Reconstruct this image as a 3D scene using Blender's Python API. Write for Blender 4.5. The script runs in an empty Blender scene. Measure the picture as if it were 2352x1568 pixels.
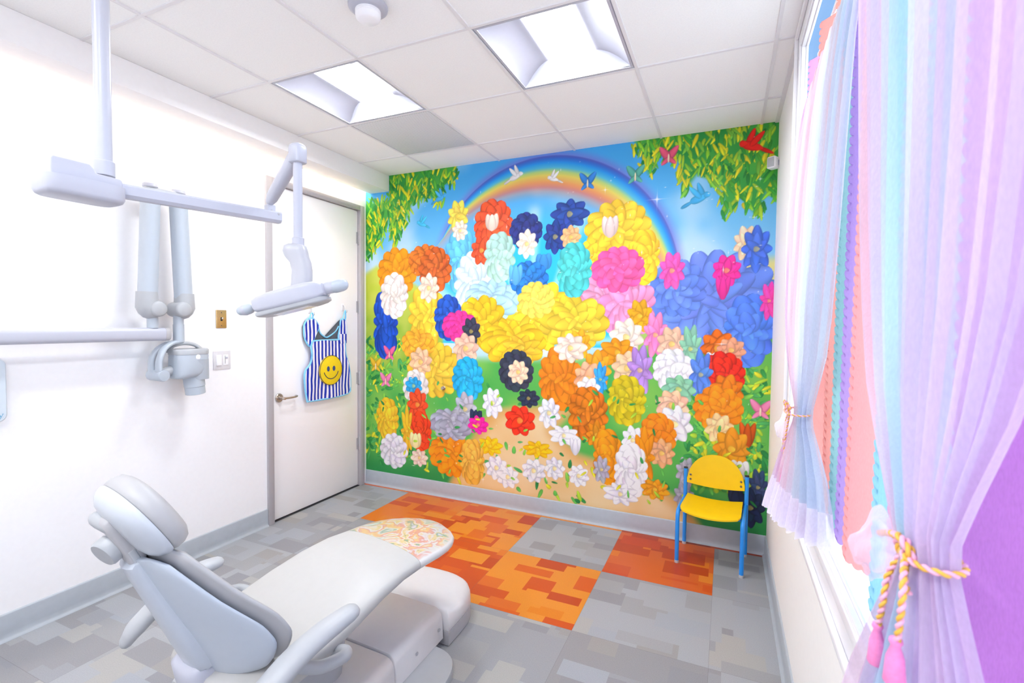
import bpy, bmesh, math, random
import numpy as np
from mathutils import Vector, Matrix
random.seed(11)
S = bpy.context.scene
COL = S.collection
PI = math.pi

# ------------------------------------------------------------------ colour / materials
def lin(h):
    if isinstance(h, str):
        c = [int(h[i:i+2], 16)/255 for i in (0, 2, 4)]
        return tuple(x/12.92 if x <= .04045 else ((x+.055)/1.055)**2.4 for x in c)
    return tuple(h)

def mat(name, col, rough=.5, metal=0., var=.03, scale=40., bump=0., bscale=200., spec=.5, coat=0., sss=0.):
    """principled material whose colour and relief vary by procedural noise"""
    m = bpy.data.materials.new(name); m.use_nodes = True
    nt = m.node_tree; N = nt.nodes; L = nt.links
    b = N['Principled BSDF']
    c = lin(col)
    tc = N.new('ShaderNodeTexCoord')
    nz = N.new('ShaderNodeTexNoise'); nz.inputs['Scale'].default_value = scale; nz.inputs['Detail'].default_value = 3
    L.new(tc.outputs['Object'], nz.inputs['Vector'])
    rp = N.new('ShaderNodeValToRGB')
    rp.color_ramp.elements[0].position = .3; rp.color_ramp.elements[1].position = .7
    rp.color_ramp.elements[0].color = (*[x*(1-var) for x in c], 1)
    rp.color_ramp.elements[1].color = (*[min(1, x*(1+var)) for x in c], 1)
    L.new(nz.outputs['Fac'], rp.inputs['Fac']); L.new(rp.outputs['Color'], b.inputs['Base Color'])
    b.inputs['Roughness'].default_value = rough; b.inputs['Metallic'].default_value = metal
    b.inputs['Specular IOR Level'].default_value = spec
    b.inputs['Coat Weight'].default_value = coat
    if bump:
        n2 = N.new('ShaderNodeTexNoise'); n2.inputs['Scale'].default_value = bscale
        L.new(tc.outputs['Object'], n2.inputs['Vector'])
        bp = N.new('ShaderNodeBump'); bp.inputs['Strength'].default_value = bump; bp.inputs['Distance'].default_value = .002
        L.new(n2.outputs['Fac'], bp.inputs['Height']); L.new(bp.outputs['Normal'], b.inputs['Normal'])
    return m

def emit(name, col, strength):
    m = bpy.data.materials.new(name); m.use_nodes = True
    nt = m.node_tree; N = nt.nodes; L = nt.links
    N.remove(N['Principled BSDF'])
    e = N.new('ShaderNodeEmission'); e.inputs['Color'].default_value = (*lin(col), 1); e.inputs['Strength'].default_value = strength
    L.new(e.outputs[0], N['Material Output'].inputs['Surface'])
    return m

def fabric(name, col, trans=.5, clear=0., weave=900., attr=None, rough=.9):
    """woven cloth: diffuse + translucent (+ open weave that lets light straight through)"""
    m = bpy.data.materials.new(name); m.use_nodes = True
    nt = m.node_tree; N = nt.nodes; L = nt.links
    N.remove(N['Principled BSDF']); out = N['Material Output']
    d = N.new('ShaderNodeBsdfDiffuse'); t = N.new('ShaderNodeBsdfTranslucent')
    mx = N.new('ShaderNodeMixShader'); mx.inputs[0].default_value = trans
    tc = N.new('ShaderNodeTexCoord')
    nz = N.new('ShaderNodeTexNoise'); nz.inputs['Scale'].default_value = weave; nz.inputs['Detail'].default_value = 1
    mp = N.new('ShaderNodeMapping'); mp.inputs['Scale'].default_value = (1, 1, .25)
    L.new(tc.outputs['Object'], mp.inputs['Vector']); L.new(mp.outputs['Vector'], nz.inputs['Vector'])
    mr = N.new('ShaderNodeMapRange'); mr.inputs['To Min'].default_value = .88; mr.inputs['To Max'].default_value = 1.08
    L.new(nz.outputs['Fac'], mr.inputs['Value'])
    mul = N.new('ShaderNodeVectorMath'); mul.operation = 'SCALE'
    if attr:
        a = N.new('ShaderNodeAttribute'); a.attribute_name = attr; L.new(a.outputs['Color'], mul.inputs[0])
    else:
        mul.inputs[0].default_value = lin(col)
    L.new(mr.outputs['Result'], mul.inputs['Scale'])
    L.new(mul.outputs['Vector'], d.inputs['Color']); L.new(mul.outputs['Vector'], t.inputs['Color'])
    L.new(d.outputs[0], mx.inputs[1]); L.new(t.outputs[0], mx.inputs[2])
    last = mx
    if clear:
        tr = N.new('ShaderNodeBsdfTransparent'); m2 = N.new('ShaderNodeMixShader'); m2.inputs[0].default_value = clear
        L.new(mx.outputs[0], m2.inputs[1]); L.new(tr.outputs[0], m2.inputs[2]); last = m2
    L.new(last.outputs[0], out.inputs['Surface'])
    return m

def attr_mat(name, attr, rough=.5, spec=.3, bump=0., noise=.04, nscale=300., seams=False):
    m = bpy.data.materials.new(name); m.use_nodes = True
    nt = m.node_tree; N = nt.nodes; L = nt.links; b = N['Principled BSDF']
    a = N.new('ShaderNodeAttribute'); a.attribute_name = attr
    tc = N.new('ShaderNodeTexCoord')
    nz = N.new('ShaderNodeTexNoise'); nz.inputs['Scale'].default_value = nscale; nz.inputs['Detail'].default_value = 4
    L.new(tc.outputs['Object'], nz.inputs['Vector'])
    mr = N.new('ShaderNodeMapRange'); mr.inputs['From Min'].default_value = .3; mr.inputs['From Max'].default_value = .7
    mr.inputs['To Min'].default_value = 1-noise; mr.inputs['To Max'].default_value = 1+noise
    L.new(nz.outputs['Fac'], mr.inputs['Value'])
    mul = N.new('ShaderNodeVectorMath'); mul.operation = 'SCALE'
    L.new(a.outputs['Color'], mul.inputs[0]); L.new(mr.outputs['Result'], mul.inputs['Scale'])
    L.new(mul.outputs['Vector'], b.inputs['Base Color'])
    b.inputs['Roughness'].default_value = rough; b.inputs['Specular IOR Level'].default_value = spec
    return m

# ------------------------------------------------------------------ mesh builder
class MB:
    def __init__(s): s.v = []; s.f = []; s.mi = []; s.cm = 0
    def add(s, vs, fs):
        o = len(s.v); s.v += [tuple(map(float, v)) for v in vs]
        s.f += [tuple(i+o for i in f) for f in fs]; s.mi += [s.cm]*len(fs); return s
    def box(s, lo, hi):
        x0, y0, z0 = lo; x1, y1, z1 = hi
        return s.add([(x0,y0,z0),(x1,y0,z0),(x1,y1,z0),(x0,y1,z0),(x0,y0,z1),(x1,y0,z1),(x1,y1,z1),(x0,y1,z1)],
                     [(0,3,2,1),(4,5,6,7),(0,1,5,4),(1,2,6,5),(2,3,7,6),(3,0,4,7)])
    def obox(s, c, ax, half):
        """oriented box: centre, three axes, half sizes"""
        c = Vector(c); A = [Vector(a).normalized()*h for a, h in zip(ax, half)]
        vs = [c+A[0]*i+A[1]*j+A[2]*k for k in (-1, 1) for i, j in ((-1,-1),(1,-1),(1,1),(-1,1))]
        return s.add(vs, [(0,3,2,1),(4,5,6,7),(0,1,5,4),(1,2,6,5),(2,3,7,6),(3,0,4,7)])
    def loft(s, rings, cap=True, closed=True):
        n = len(rings[0]); vs = [p for r in rings for p in r]; fs = []
        for i in range(len(rings)-1):
            for j in range(n if closed else n-1):
                k = (j+1) % n
                fs.append((i*n+j, i*n+k, (i+1)*n+k, (i+1)*n+j))
        if cap and closed:
            fs.append(tuple(range(n-1, -1, -1))); fs.append(tuple(range((len(rings)-1)*n, len(rings)*n)))
        return s.add(vs, fs)
    def tube(s, path, r, n=16, cap=True, flat=None, up=None, dome=False):
        """round (or flattened: flat=(w,h) factors, up = direction of h) tube along a path"""
        P = [Vector(p) for p in path]; R = r if isinstance(r, (list, tuple)) else [r]*len(P)
        if dome:
            P2 = []; R2 = []
            t0 = (P[0]-P[1]).normalized(); t1 = (P[-1]-P[-2]).normalized()
            for a in (80, 55, 30): P2.append(P[0]+t0*R[0]*math.sin(math.radians(a))); R2.append(R[0]*math.cos(math.radians(a)))
            P2 += P; R2 += R
            for a in (30, 55, 80): P2.append(P[-1]+t1*R[-1]*math.sin(math.radians(a))); R2.append(R[-1]*math.cos(math.radians(a)))
            P, R = P2, R2
        rings = []; nx = None
        for i, p in enumerate(P):
            t = (P[min(i+1, len(P)-1)]-P[max(i-1, 0)]).normalized()
            if up is not None:
                y = Vector(up); y = (y-t*y.dot(t)).normalized(); x = y.cross(t)
            else:
                if nx is None:
                    nx = Vector((1,0,0)) if abs(t.x) < .9 else Vector((0,1,0))
                nx = (nx-t*nx.dot(t)).normalized(); x = nx; y = t.cross(x)
            fw, fh = flat or (1, 1)
            rings.append([p+x*(R[i]*fw*math.cos(2*PI*k/n))+y*(R[i]*fh*math.sin(2*PI*k/n)) for k in range(n)])
        return s.loft(rings, cap)
    def lathe(s, prof, o=(0,0,0), axis=(0,0,1), n=32):
        """prof: (radius, height along axis)"""
        o = Vector(o); a = Vector(axis).normalized()
        x = Vector((1,0,0)) if abs(a.x) < .9 else Vector((0,1,0)); x = (x-a*x.dot(a)).normalized(); y = a.cross(x)
        rings = [[o+a*h+x*(max(r, 1e-5)*math.cos(2*PI*k/n))+y*(max(r, 1e-5)*math.sin(2*PI*k/n)) for k in range(n)] for r, h in prof]
        return s.loft(rings, True)
    def prism(s, poly, d):
        """polygon (3D points in a plane) extruded by d"""
        d = Vector(d); P = [Vector(p) for p in poly]; n = len(P)
        vs = P+[p+d for p in P]
        fs = [tuple(range(n-1, -1, -1)), tuple(range(n, 2*n))]+[(i, (i+1) % n, n+(i+1) % n, n+i) for i in range(n)]
        return s.add(vs, fs)

MW = {}
def build(name, mb, m, parent=None, bevel=0., seg=3, sub=0, ang=38, local=False, col=None, flat=False, bang=30):
    if isinstance(mb, tuple): vs, fs, mi = mb[0], mb[1], None
    else: vs, fs, mi = mb.v, mb.f, mb.mi
    if parent is not None and not local:
        inv = MW[parent.name].inverted(); vs = [tuple(inv @ Vector(v)) for v in vs]
    me = bpy.data.meshes.new(name); me.from_pydata([tuple(v) for v in vs], [], fs)
    for x in (m if isinstance(m, (list, tuple)) else [m]): me.materials.append(x)
    if mi and max(mi, default=0) > 0: me.polygons.foreach_set('material_index', mi)
    bm = bmesh.new(); bm.from_mesh(me)
    bmesh.ops.recalc_face_normals(bm, faces=bm.faces)
    if bevel:
        es = [e for e in bm.edges if len(e.link_faces) == 2 and e.calc_face_angle() > math.radians(bang)]
        bmesh.ops.bevel(bm, geom=es, offset=bevel, segments=seg, profile=.5, affect='EDGES', clamp_overlap=True)
    bm.to_mesh(me); bm.free()
    if not flat:
        me.polygons.foreach_set('use_smooth', [True]*len(me.polygons))
        me.set_sharp_from_angle(angle=math.radians(ang))
    o = bpy.data.objects.new(name, me); COL.objects.link(o)
    if parent is not None: o.parent = parent; MW[o.name] = MW[parent.name].copy()
    else: MW[o.name] = Matrix.Identity(4)
    if sub:
        sm = o.modifiers.new('Subdivision', 'SUBSURF'); sm.levels = sub; sm.render_levels = sub
    return o

def tag(o, label=None, cat=None, group=None, kind=None):
    if label: o['label'] = label
    if cat: o['category'] = cat
    if group: o['group'] = group
    if kind: o['kind'] = kind
    return o

def empty(name, loc, rz=0., label=None, cat=None, group=None, kind=None):
    o = bpy.data.objects.new(name, None); o.empty_display_size = .1; COL.objects.link(o)
    o.location = loc; o.rotation_euler = (0, 0, rz)
    MW[o.name] = Matrix.Translation(loc) @ Matrix.Rotation(rz, 4, 'Z')
    return tag(o, label, cat, group, kind)

def copy_tree(o, parent=None, M=None):
    c = o.copy(); COL.objects.link(c)
    if parent is not None: c.parent = parent
    for ch in list(o.children): copy_tree(ch, c)
    return c

def sring(c, X, Yv, a, b, n=2.4, k=32):
    """superellipse ring centred c, in axes X,Yv with half sizes a,b"""
    c = Vector(c); X = Vector(X); Yv = Vector(Yv); out = []
    for i in range(k):
        t = 2*PI*i/k; cs, sn = math.cos(t), math.sin(t)
        out.append(c+X*(a*math.copysign(abs(cs)**(2/n), cs))+Yv*(b*math.copysign(abs(sn)**(2/n), sn)))
    return out

def smooth_path(pts, k=6):
    """Catmull-Rom through points"""
    P = [Vector(p) for p in pts]; out = []
    for i in range(len(P)-1):
        a = P[max(i-1, 0)]; b = P[i]; c = P[i+1]; d = P[min(i+2, len(P)-1)]
        for j in range(k):
            t = j/k
            out.append(.5*((2*b)+(c-a)*t+(2*a-5*b+4*c-d)*t*t+(3*b-a-3*c+d)*t**3))
    out.append(P[-1]); return out

def interp(x, xs, ys): return float(np.interp(x, xs, ys))

# ------------------------------------------------------------------ room constants (metres)
XR = 3.245; YF = 2.812; YN = -2.0; H = 2.743; T = .6096
white_paint = mat('white_wall_paint', 'F9F7F8', .65, var=.01, bump=.06, bscale=400)
warm_paint = mat('warm_wall_paint', 'F7F4F1', .7, var=.01, bump=.06, bscale=400)
tile_white = mat('ceiling_tile', 'F8F8F7', .9, var=.025, scale=160, bump=.15, bscale=500)
grid_white = mat('ceiling_grid', 'E8E6E8', .5, var=.01)
base_grey = mat('vinyl_baseboard', 'B0B7BF', .5, var=.03, scale=25)
frame_grey = mat('painted_steel_frame', 'B6B1B4', .45, var=.02)
door_white = mat('door_laminate', 'FDFAFA', .5, var=.012, scale=12)
trim_white = mat('gloss_trim', 'F6F5F8', .35, var=.01)
plastic = mat('white_plastic', 'BABBC7', .35, var=.01)
plastic_cool = mat('cool_white_plastic', 'B4BCC6', .32, var=.01)
plastic_grey = mat('pale_grey_plastic', 'B0B2B6', .4, var=.015)
grey_mid = mat('grey_plastic', 'B5B3B6', .45, var=.02)
vinyl = mat('upholstery_vinyl', 'BDBBB8', .42, var=.012, scale=30, bump=.05, bscale=900)
vinyl_grey = mat('grey_upholstery_vinyl', 'B2B1B3', .42, var=.012, scale=30, bump=.05, bscale=900)
steel = mat('brushed_steel', 'C2B6AC', .28, metal=1., var=.08, scale=90)
chrome = mat('chrome', 'D8D8DC', .12, metal=1., var=.02)
brass = mat('brushed_brass', 'DDBB82', .32, metal=1., var=.06, scale=120)
dark = mat('dark_gap', '2C2C30', .6, var=.1)
screw_m = mat('screw_metal', '8A8078', .3, metal=1., var=.05)

# ------------------------------------------------------------------ floor
def make_floor():
    c = T/24
    x0 = .505-T; y0 = 2.765-8*T
    nx = int(math.ceil((XR-x0)/c)); ny = int(math.ceil((YF-y0)/c))
    colr = np.zeros((ny, nx, 3))
    rng = random.Random(5)
    greys = ['A6A7AC', 'ADADB0', 'A09FA2', 'B3B5BA', 'A8A5A3', 'AFB3BB', '9C9CA1', 'B8B6B3', 'AAAAAC']
    oranges = ['EE7E1E', 'E4641E', 'F29430', 'DA561E', 'EE861E', 'CC4A1C', 'E87028', 'E26022']
    reds = ['D84E1E', 'E4682A', 'C8461C', 'F08830', 'E05A22']
    # one sheet of vinyl tile: rectangles of near tones laid over each other
    for tj in range(int(ny/24)+1):
        for ti in range(int(nx/24)+1):
            # row counted from the far wall: tj=8 thin strip, 7 first full row
            if tj >= 8: pal = oranges if ti < 4 else reds
            elif tj == 7: pal = greys if ti in (0, 3, 5) else oranges
            elif tj == 6: pal = oranges if ti in (2, 3) else greys
            else: pal = greys
            if tj == 7 and ti == 4: pal = reds+['CC4A1C', 'DA561E', 'EE7E1E']
            if tj >= 8 and ti >= 4: pal = ['A83A1E', 'B8401C', '9C3A22', 'C04A20']
            blk = np.zeros((24, 24, 3)); blk[:] = lin(rng.choice(pal[:4]))
            for k in range(20):
                w = rng.choice((5, 6, 7, 8, 9, 10)); h = rng.choice((3, 4, 5, 5, 6))
                a = rng.randint(-4, 23); b = rng.randint(-2, 23)
                blk[max(b, 0):b+h, max(a, 0):a+w] = lin(rng.choice(pal))
            ys = slice(tj*24, min(tj*24+24, ny)); xs = slice(ti*24, min(ti*24+24, nx))
            colr[ys, xs] = blk[:ys.stop-ys.start, :max(xs.stop-xs.start, 0)]
    X = np.clip(x0+np.arange(nx+1)*c, 0, XR); Yv = np.clip(y0+np.arange(ny+1)*c, YN, YF)
    vs = [(x, y, 0) for y in Yv for x in X]; fs = []; cl = []
    for j in range(ny):
        if Yv[j+1]-Yv[j] < 1e-6: continue
        for i in range(nx):
            if X[i+1]-X[i] < 1e-6: continue
            q = j*(nx+1)+i; fs.append((q, q+1, q+nx+2, q+nx+1)); cl.append(colr[j, i])
    # the slab continues behind the camera and below
    m = attr_mat('vinyl_floor_tile', 'tile', rough=.34, spec=.4, noise=.07, nscale=220)
    # fine seams between the sheets
    nt = m.node_tree; N = nt.nodes; L = nt.links; b = N['Principled BSDF']
    src = b.inputs['Base Color'].links[0].from_socket
    tc = N.new('ShaderNodeTexCoord'); sep = N.new('ShaderNodeSeparateXYZ'); L.new(tc.outputs['Object'], sep.inputs[0])
    facs = []
    for ax, off in (('X', .505), ('Y', 2.765-20*T)):
        ad = N.new('ShaderNodeMath'); ad.operation = 'SUBTRACT'; ad.inputs[1].default_value = off-10*T; L.new(sep.outputs[ax], ad.inputs[0])
        mo = N.new('ShaderNodeMath'); mo.operation = 'PINGPONG'; mo.inputs[1].default_value = T/2; L.new(ad.outputs[0], mo.inputs[0])
        lt = N.new('ShaderNodeMath'); lt.operation = 'LESS_THAN'; lt.inputs[1].default_value = .0012; L.new(mo.outputs[0], lt.inputs[0]); facs.append(lt)
    mxm = N.new('ShaderNodeMath'); mxm.operation = 'MAXIMUM'; L.new(facs[0].outputs[0], mxm.inputs[0]); L.new(facs[1].outputs[0], mxm.inputs[1])
    ml = N.new('ShaderNodeMath'); ml.operation = 'MULTIPLY'; ml.inputs[1].default_value = .35; L.new(mxm.outputs[0], ml.inputs[0])
    mix = N.new('ShaderNodeMix'); mix.data_type = 'RGBA'; mix.inputs['B'].default_value = (.12, .11, .11, 1)
    L.new(ml.outputs[0], mix.inputs['Factor']); L.new(src, mix.inputs['A']); L.new(mix.outputs['Result'], b.inputs['Base Color'])
    me = bpy.data.meshes.new('floor'); me.from_pydata(vs, [], fs); me.materials.append(m)
    a = me.color_attributes.new('tile', 'FLOAT_COLOR', 'CORNER')
    arr = np.ones((len(fs)*4, 4), np.float32); arr[:, :3] = np.repeat(np.array(cl)*.80, 4, axis=0); a.data.foreach_set('color', arr.ravel())
    o = bpy.data.objects.new('floor', me); COL.objects.link(o); tag(o, kind='structure')
make_floor()

# ------------------------------------------------------------------ walls
WT = .12
w = MB().box((-WT, YN, 0), (0, 1.80, H)).box((-WT, 2.742, 0), (0, YF, H)).box((-WT, 1.80, 2.465), (0, 2.742, H))
tag(build('wall_left', w, white_paint, flat=True), kind='structure')
tag(build('wall_far', MB().box((-WT, YF, 0), (XR+.05, YF+.1, H)), white_paint, flat=True), kind='structure')
tag(build('wall_near', MB().box((-WT, YN-.1, 0), (XR+.05, YN, H)), white_paint, flat=True), kind='structure')
WY0, WY1, WZ0, WZ1 = -.9, 1.70, .86, 2.63     # window opening
w = MB().box((XR, YN, 0), (XR+.010, WY0, H)).box((XR, WY1, 0), (XR+.010, YF, H)).box((XR, WY0, 0), (XR+.010, WY1, WZ0)).box((XR, WY0, WZ1), (XR+.010, WY1, H))
w.box((XR+.010, YN, 0), (XR+.14, WY0-.3, H)).box((XR+.010, WY0-.3, 0), (XR+.14, WY1+.3, WZ0-.3))
tag(build('wall_right', w, warm_paint, flat=True), kind='structure')

# ------------------------------------------------------------------ ceiling: lay-in tiles on a T grid
gx = [.71+T*i for i in range(-1, 6)]; gy = [T*j for j in range(-4, 6)]
open_cells = set()
def cell(i, j): return (.71+T*i, T*j, .71+T*(i+1), T*(j+1))
LIGHT_CELLS = [(0, 2), (2, 2), (0, -2), (2, -2)]  # last two cells hold fill lights added behind the camera
VENT_CELL = (0, 3)
cb = MB()
for i in range(-2, 5):
    for j in range(-4, 5):
        if (i, j) in LIGHT_CELLS or (i, j) == VENT_CELL: continue
        x0, y0, x1, y1 = cell(i, j)
        x0 = max(x0, 0); x1 = min(x1, XR); y0 = max(y0, YN); y1 = min(y1, YF)
        if x1-x0 < .01 or y1-y0 < .01: continue
        cb.box((x0, y0, H), (x1, y1, H+.018))
cb.box((-.1, YN-.05, H+.12), (XR+.05, YF+.1, H+.14))
cb.cm = 1
for i in range(-1, 6):
    x = .71+T*i
    if 0 < x < XR: cb.box((x-.0075, YN, H-.006), (x+.0075, YF, H+.004))
for j in range(-3, 5):
    y = T*j
    cb.box((0, y-.0075, H-.0055), (XR, y+.0075, H+.004))
cb.box((XR-.022, YN, H-.006), (XR, YF, H+.004))
tag(build('ceiling', cb, [tile_white, grid_white], flat=True), kind='structure')
# dropped soffit along the left wall, with a slot for the cove lamp against the wall
sf = MB().box((.05, YN, 2.606), (.256, YF, H-.001))
tag(build('trim_1', sf, white_paint, bevel=.003, seg=2), kind='structure')

# baseboards with a coved toe
def baseboard(name, p0, p1, nrm):
    p0 = Vector(p0); p1 = Vector(p1); n = Vector(nrm)
    prof = [(0, 0), (.022, 0), (.0215, .003), (.014, .008), (.010, .018), (.0085, .035), (.0085, .118), (.006, .124), (0, .125)]
    rings = [[p+n*d+Vector((0, 0, z)) for d, z in prof] for p in (p0, p1)]
    tag(build(name, MB().loft(rings), base_grey, ang=60), kind='structure')
baseboard('baseboard_left', (0, YN, 0), (0, 1.768, 0), (1, 0, 0))
baseboard('baseboard_far', (0, YF, 0), (XR, YF, 0), (0, -1, 0))
baseboard('baseboard_right', (XR, YN, 0), (XR, YF-.01, 0), (-1, 0, 0))

# ------------------------------------------------------------------ door in the left wall
d = empty('door_1', (0, 2.27, 0), kind='structure')
f = MB()
for y0, y1 in ((1.770, 1.818), (2.722, 2.772)): f.box((-.10, y0, 0), (.018, y1, 2.487))
f.box((-.10, 1.818, 2.445), (.018, 2.722, 2.487))
f.box((-.10, 1.818, 0), (-.066, 1.834, 2.445)).box((-.10, 2.706, 0), (-.066, 2.722, 2.445))
build('door_frame', f, frame_grey, d, bevel=.002, seg=2)
build('door_panel', MB().box((-.060, 1.822, .009), (-.014, 2.718, 2.441)), door_white, d, bevel=.002, seg=2)
build('door_light_block', MB().box((-.118, 1.80, 0), (-.104, 2.74, 2.46)), dark, d)  # unseen dark sheet added behind the door to keep outside light out
hd = MB()
hy, hz = 1.885, .905
hd.lathe([(.030, -.016), (.033, -.012), (.033, -.006), (.029, -.002), (.0, -.002)], (0, hy, hz), (1, 0, 0))
hd.lathe([(.016, -.004), (.012, .004), (.010, .02), (.010, .042)], (0, hy, hz), (1, 0, 0), 20)
hd.tube(smooth_path([(.040, hy-.004, hz), (.044, hy+.012, hz), (.044, hy+.05, hz-.001), (.042, hy+.09, hz-.001), (.034, hy+.118, hz+.001), (.018, hy+.128, hz+.002)]), .0105, 16, flat=(1, .75), dome=True)
hd.lathe([(.010, .040), (.010, .052), (.004, .055)], (0, hy, hz), (1, 0, 0), 20)
tag(build('door_handle', hd, steel, d), 'brushed steel lever handle')
for z in (2.205, 1.60, .968, .381):
    h = MB().tube([(.0, 2.722, z-.055), (.0, 2.722, z+.055)], .0075, 12, dome=True)
    h.box((-.012, 2.700, z-.05), (-.0125+.0015, 2.72, z+.05))
    hh = build('hinge', h, grey_mid, d)
# latch plate on the jamb
build('strike_plate', MB().box((-.02, 1.8165, .85), (.005, 1.8195, .96)), steel, d)
build('door_gap_light_block', MB().box((-.12, 1.8, -.01), (.0, 2.74, .004)), dark, d)  # dark strip added in the shaded gap, stops light leaking under the door

# ------------------------------------------------------------------ window in the right wall
wn = empty('window_1', (XR, .4, WZ0), kind='structure')
cz0, cz1, cy0, cy1 = .742, H-.004, -1.03, 1.835
c = MB()
def casing(x, in_, out_, lip):
    # frame ring from outer rectangle inset `out_` to opening minus `in_`
    c.box((x, cy0+out_, cz0+out_), (XR, WY0+in_, cz1-out_)).box((x, WY1-in_, cz0+out_), (XR, cy1-out_, cz1-out_))
    c.box((x, WY0+in_, cz0+out_), (XR, WY1-in_, WZ0-in_)).box((x, WY0+in_, WZ1+in_), (XR, WY1-in_, cz1-out_))
casing(XR-.012, 0, 0, 0)
build('casing', c, trim_white, wn, bevel=.002, seg=2)
c = MB(); casing(XR-.022, -.012, .0, 0)
c2 = MB()
def ring(mb, x0, x1, ya, yb, za, zb, t):
    mb.box((x0, ya, za), (x1, ya+t, zb)).box((x0, yb-t, za), (x1, yb, zb)).box((x0, ya+t, za), (x1, yb-t, za+t)).box((x0, ya+t, zb-t), (x1, yb-t, zb))
ring(c2, XR-.026, XR-.012, cy0, cy1, cz0, cz1, .022)
build('outer_bead', c2, trim_white, wn, bevel=.004, seg=3)
c2 = MB(); ring(c2, XR-.018, XR-.012, WY0-.035, WY1+.035, WZ0-.035, WZ1+.035, .03)
build('inner_bead', c2, trim_white, wn, bevel=.0025, seg=3)
rv = MB(); ring(rv, XR-.012, XR+.003, WY0-.002, WY1+.002, WZ0-.002, WZ1+.002, .006)
build('reveal', rv, trim_white, wn, bevel=.002, seg=2)
sh = MB(); ring(sh, XR+.003, XR+.012, WY0-.001, WY1+.001, WZ0-.001, WZ1+.001, .010)
sh.box((XR+.0035, .22, WZ0+.009), (XR+.0115, .25, WZ1-.009))
build('sash', sh, trim_white, wn, bevel=.003, seg=2)
def glass_mat():
    m = bpy.data.materials.new('window_glass'); m.use_nodes = True
    nt = m.node_tree; N = nt.nodes; L = nt.links; N.remove(N['Principled BSDF'])
    tr = N.new('ShaderNodeBsdfTransparent'); tr.inputs[0].default_value = (.93, .97, 1, 1)
    g = N.new('ShaderNodeBsdfGlossy'); g.inputs['Roughness'].default_value = .02
    mx = N.new('ShaderNodeMixShader'); mx.inputs[0].default_value = .04
    L.new(tr.outputs[0], mx.inputs[1]); L.new(g.outputs[0], mx.inputs[2])
    L.new(mx.outputs[0], N['Material Output'].inputs['Surface']); return m
glass = glass_mat()
build('pane', MB().box((XR+.006, WY0+.008, WZ0+.008), (XR+.009, WY1-.008, WZ1-.008)), glass, wn)

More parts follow.
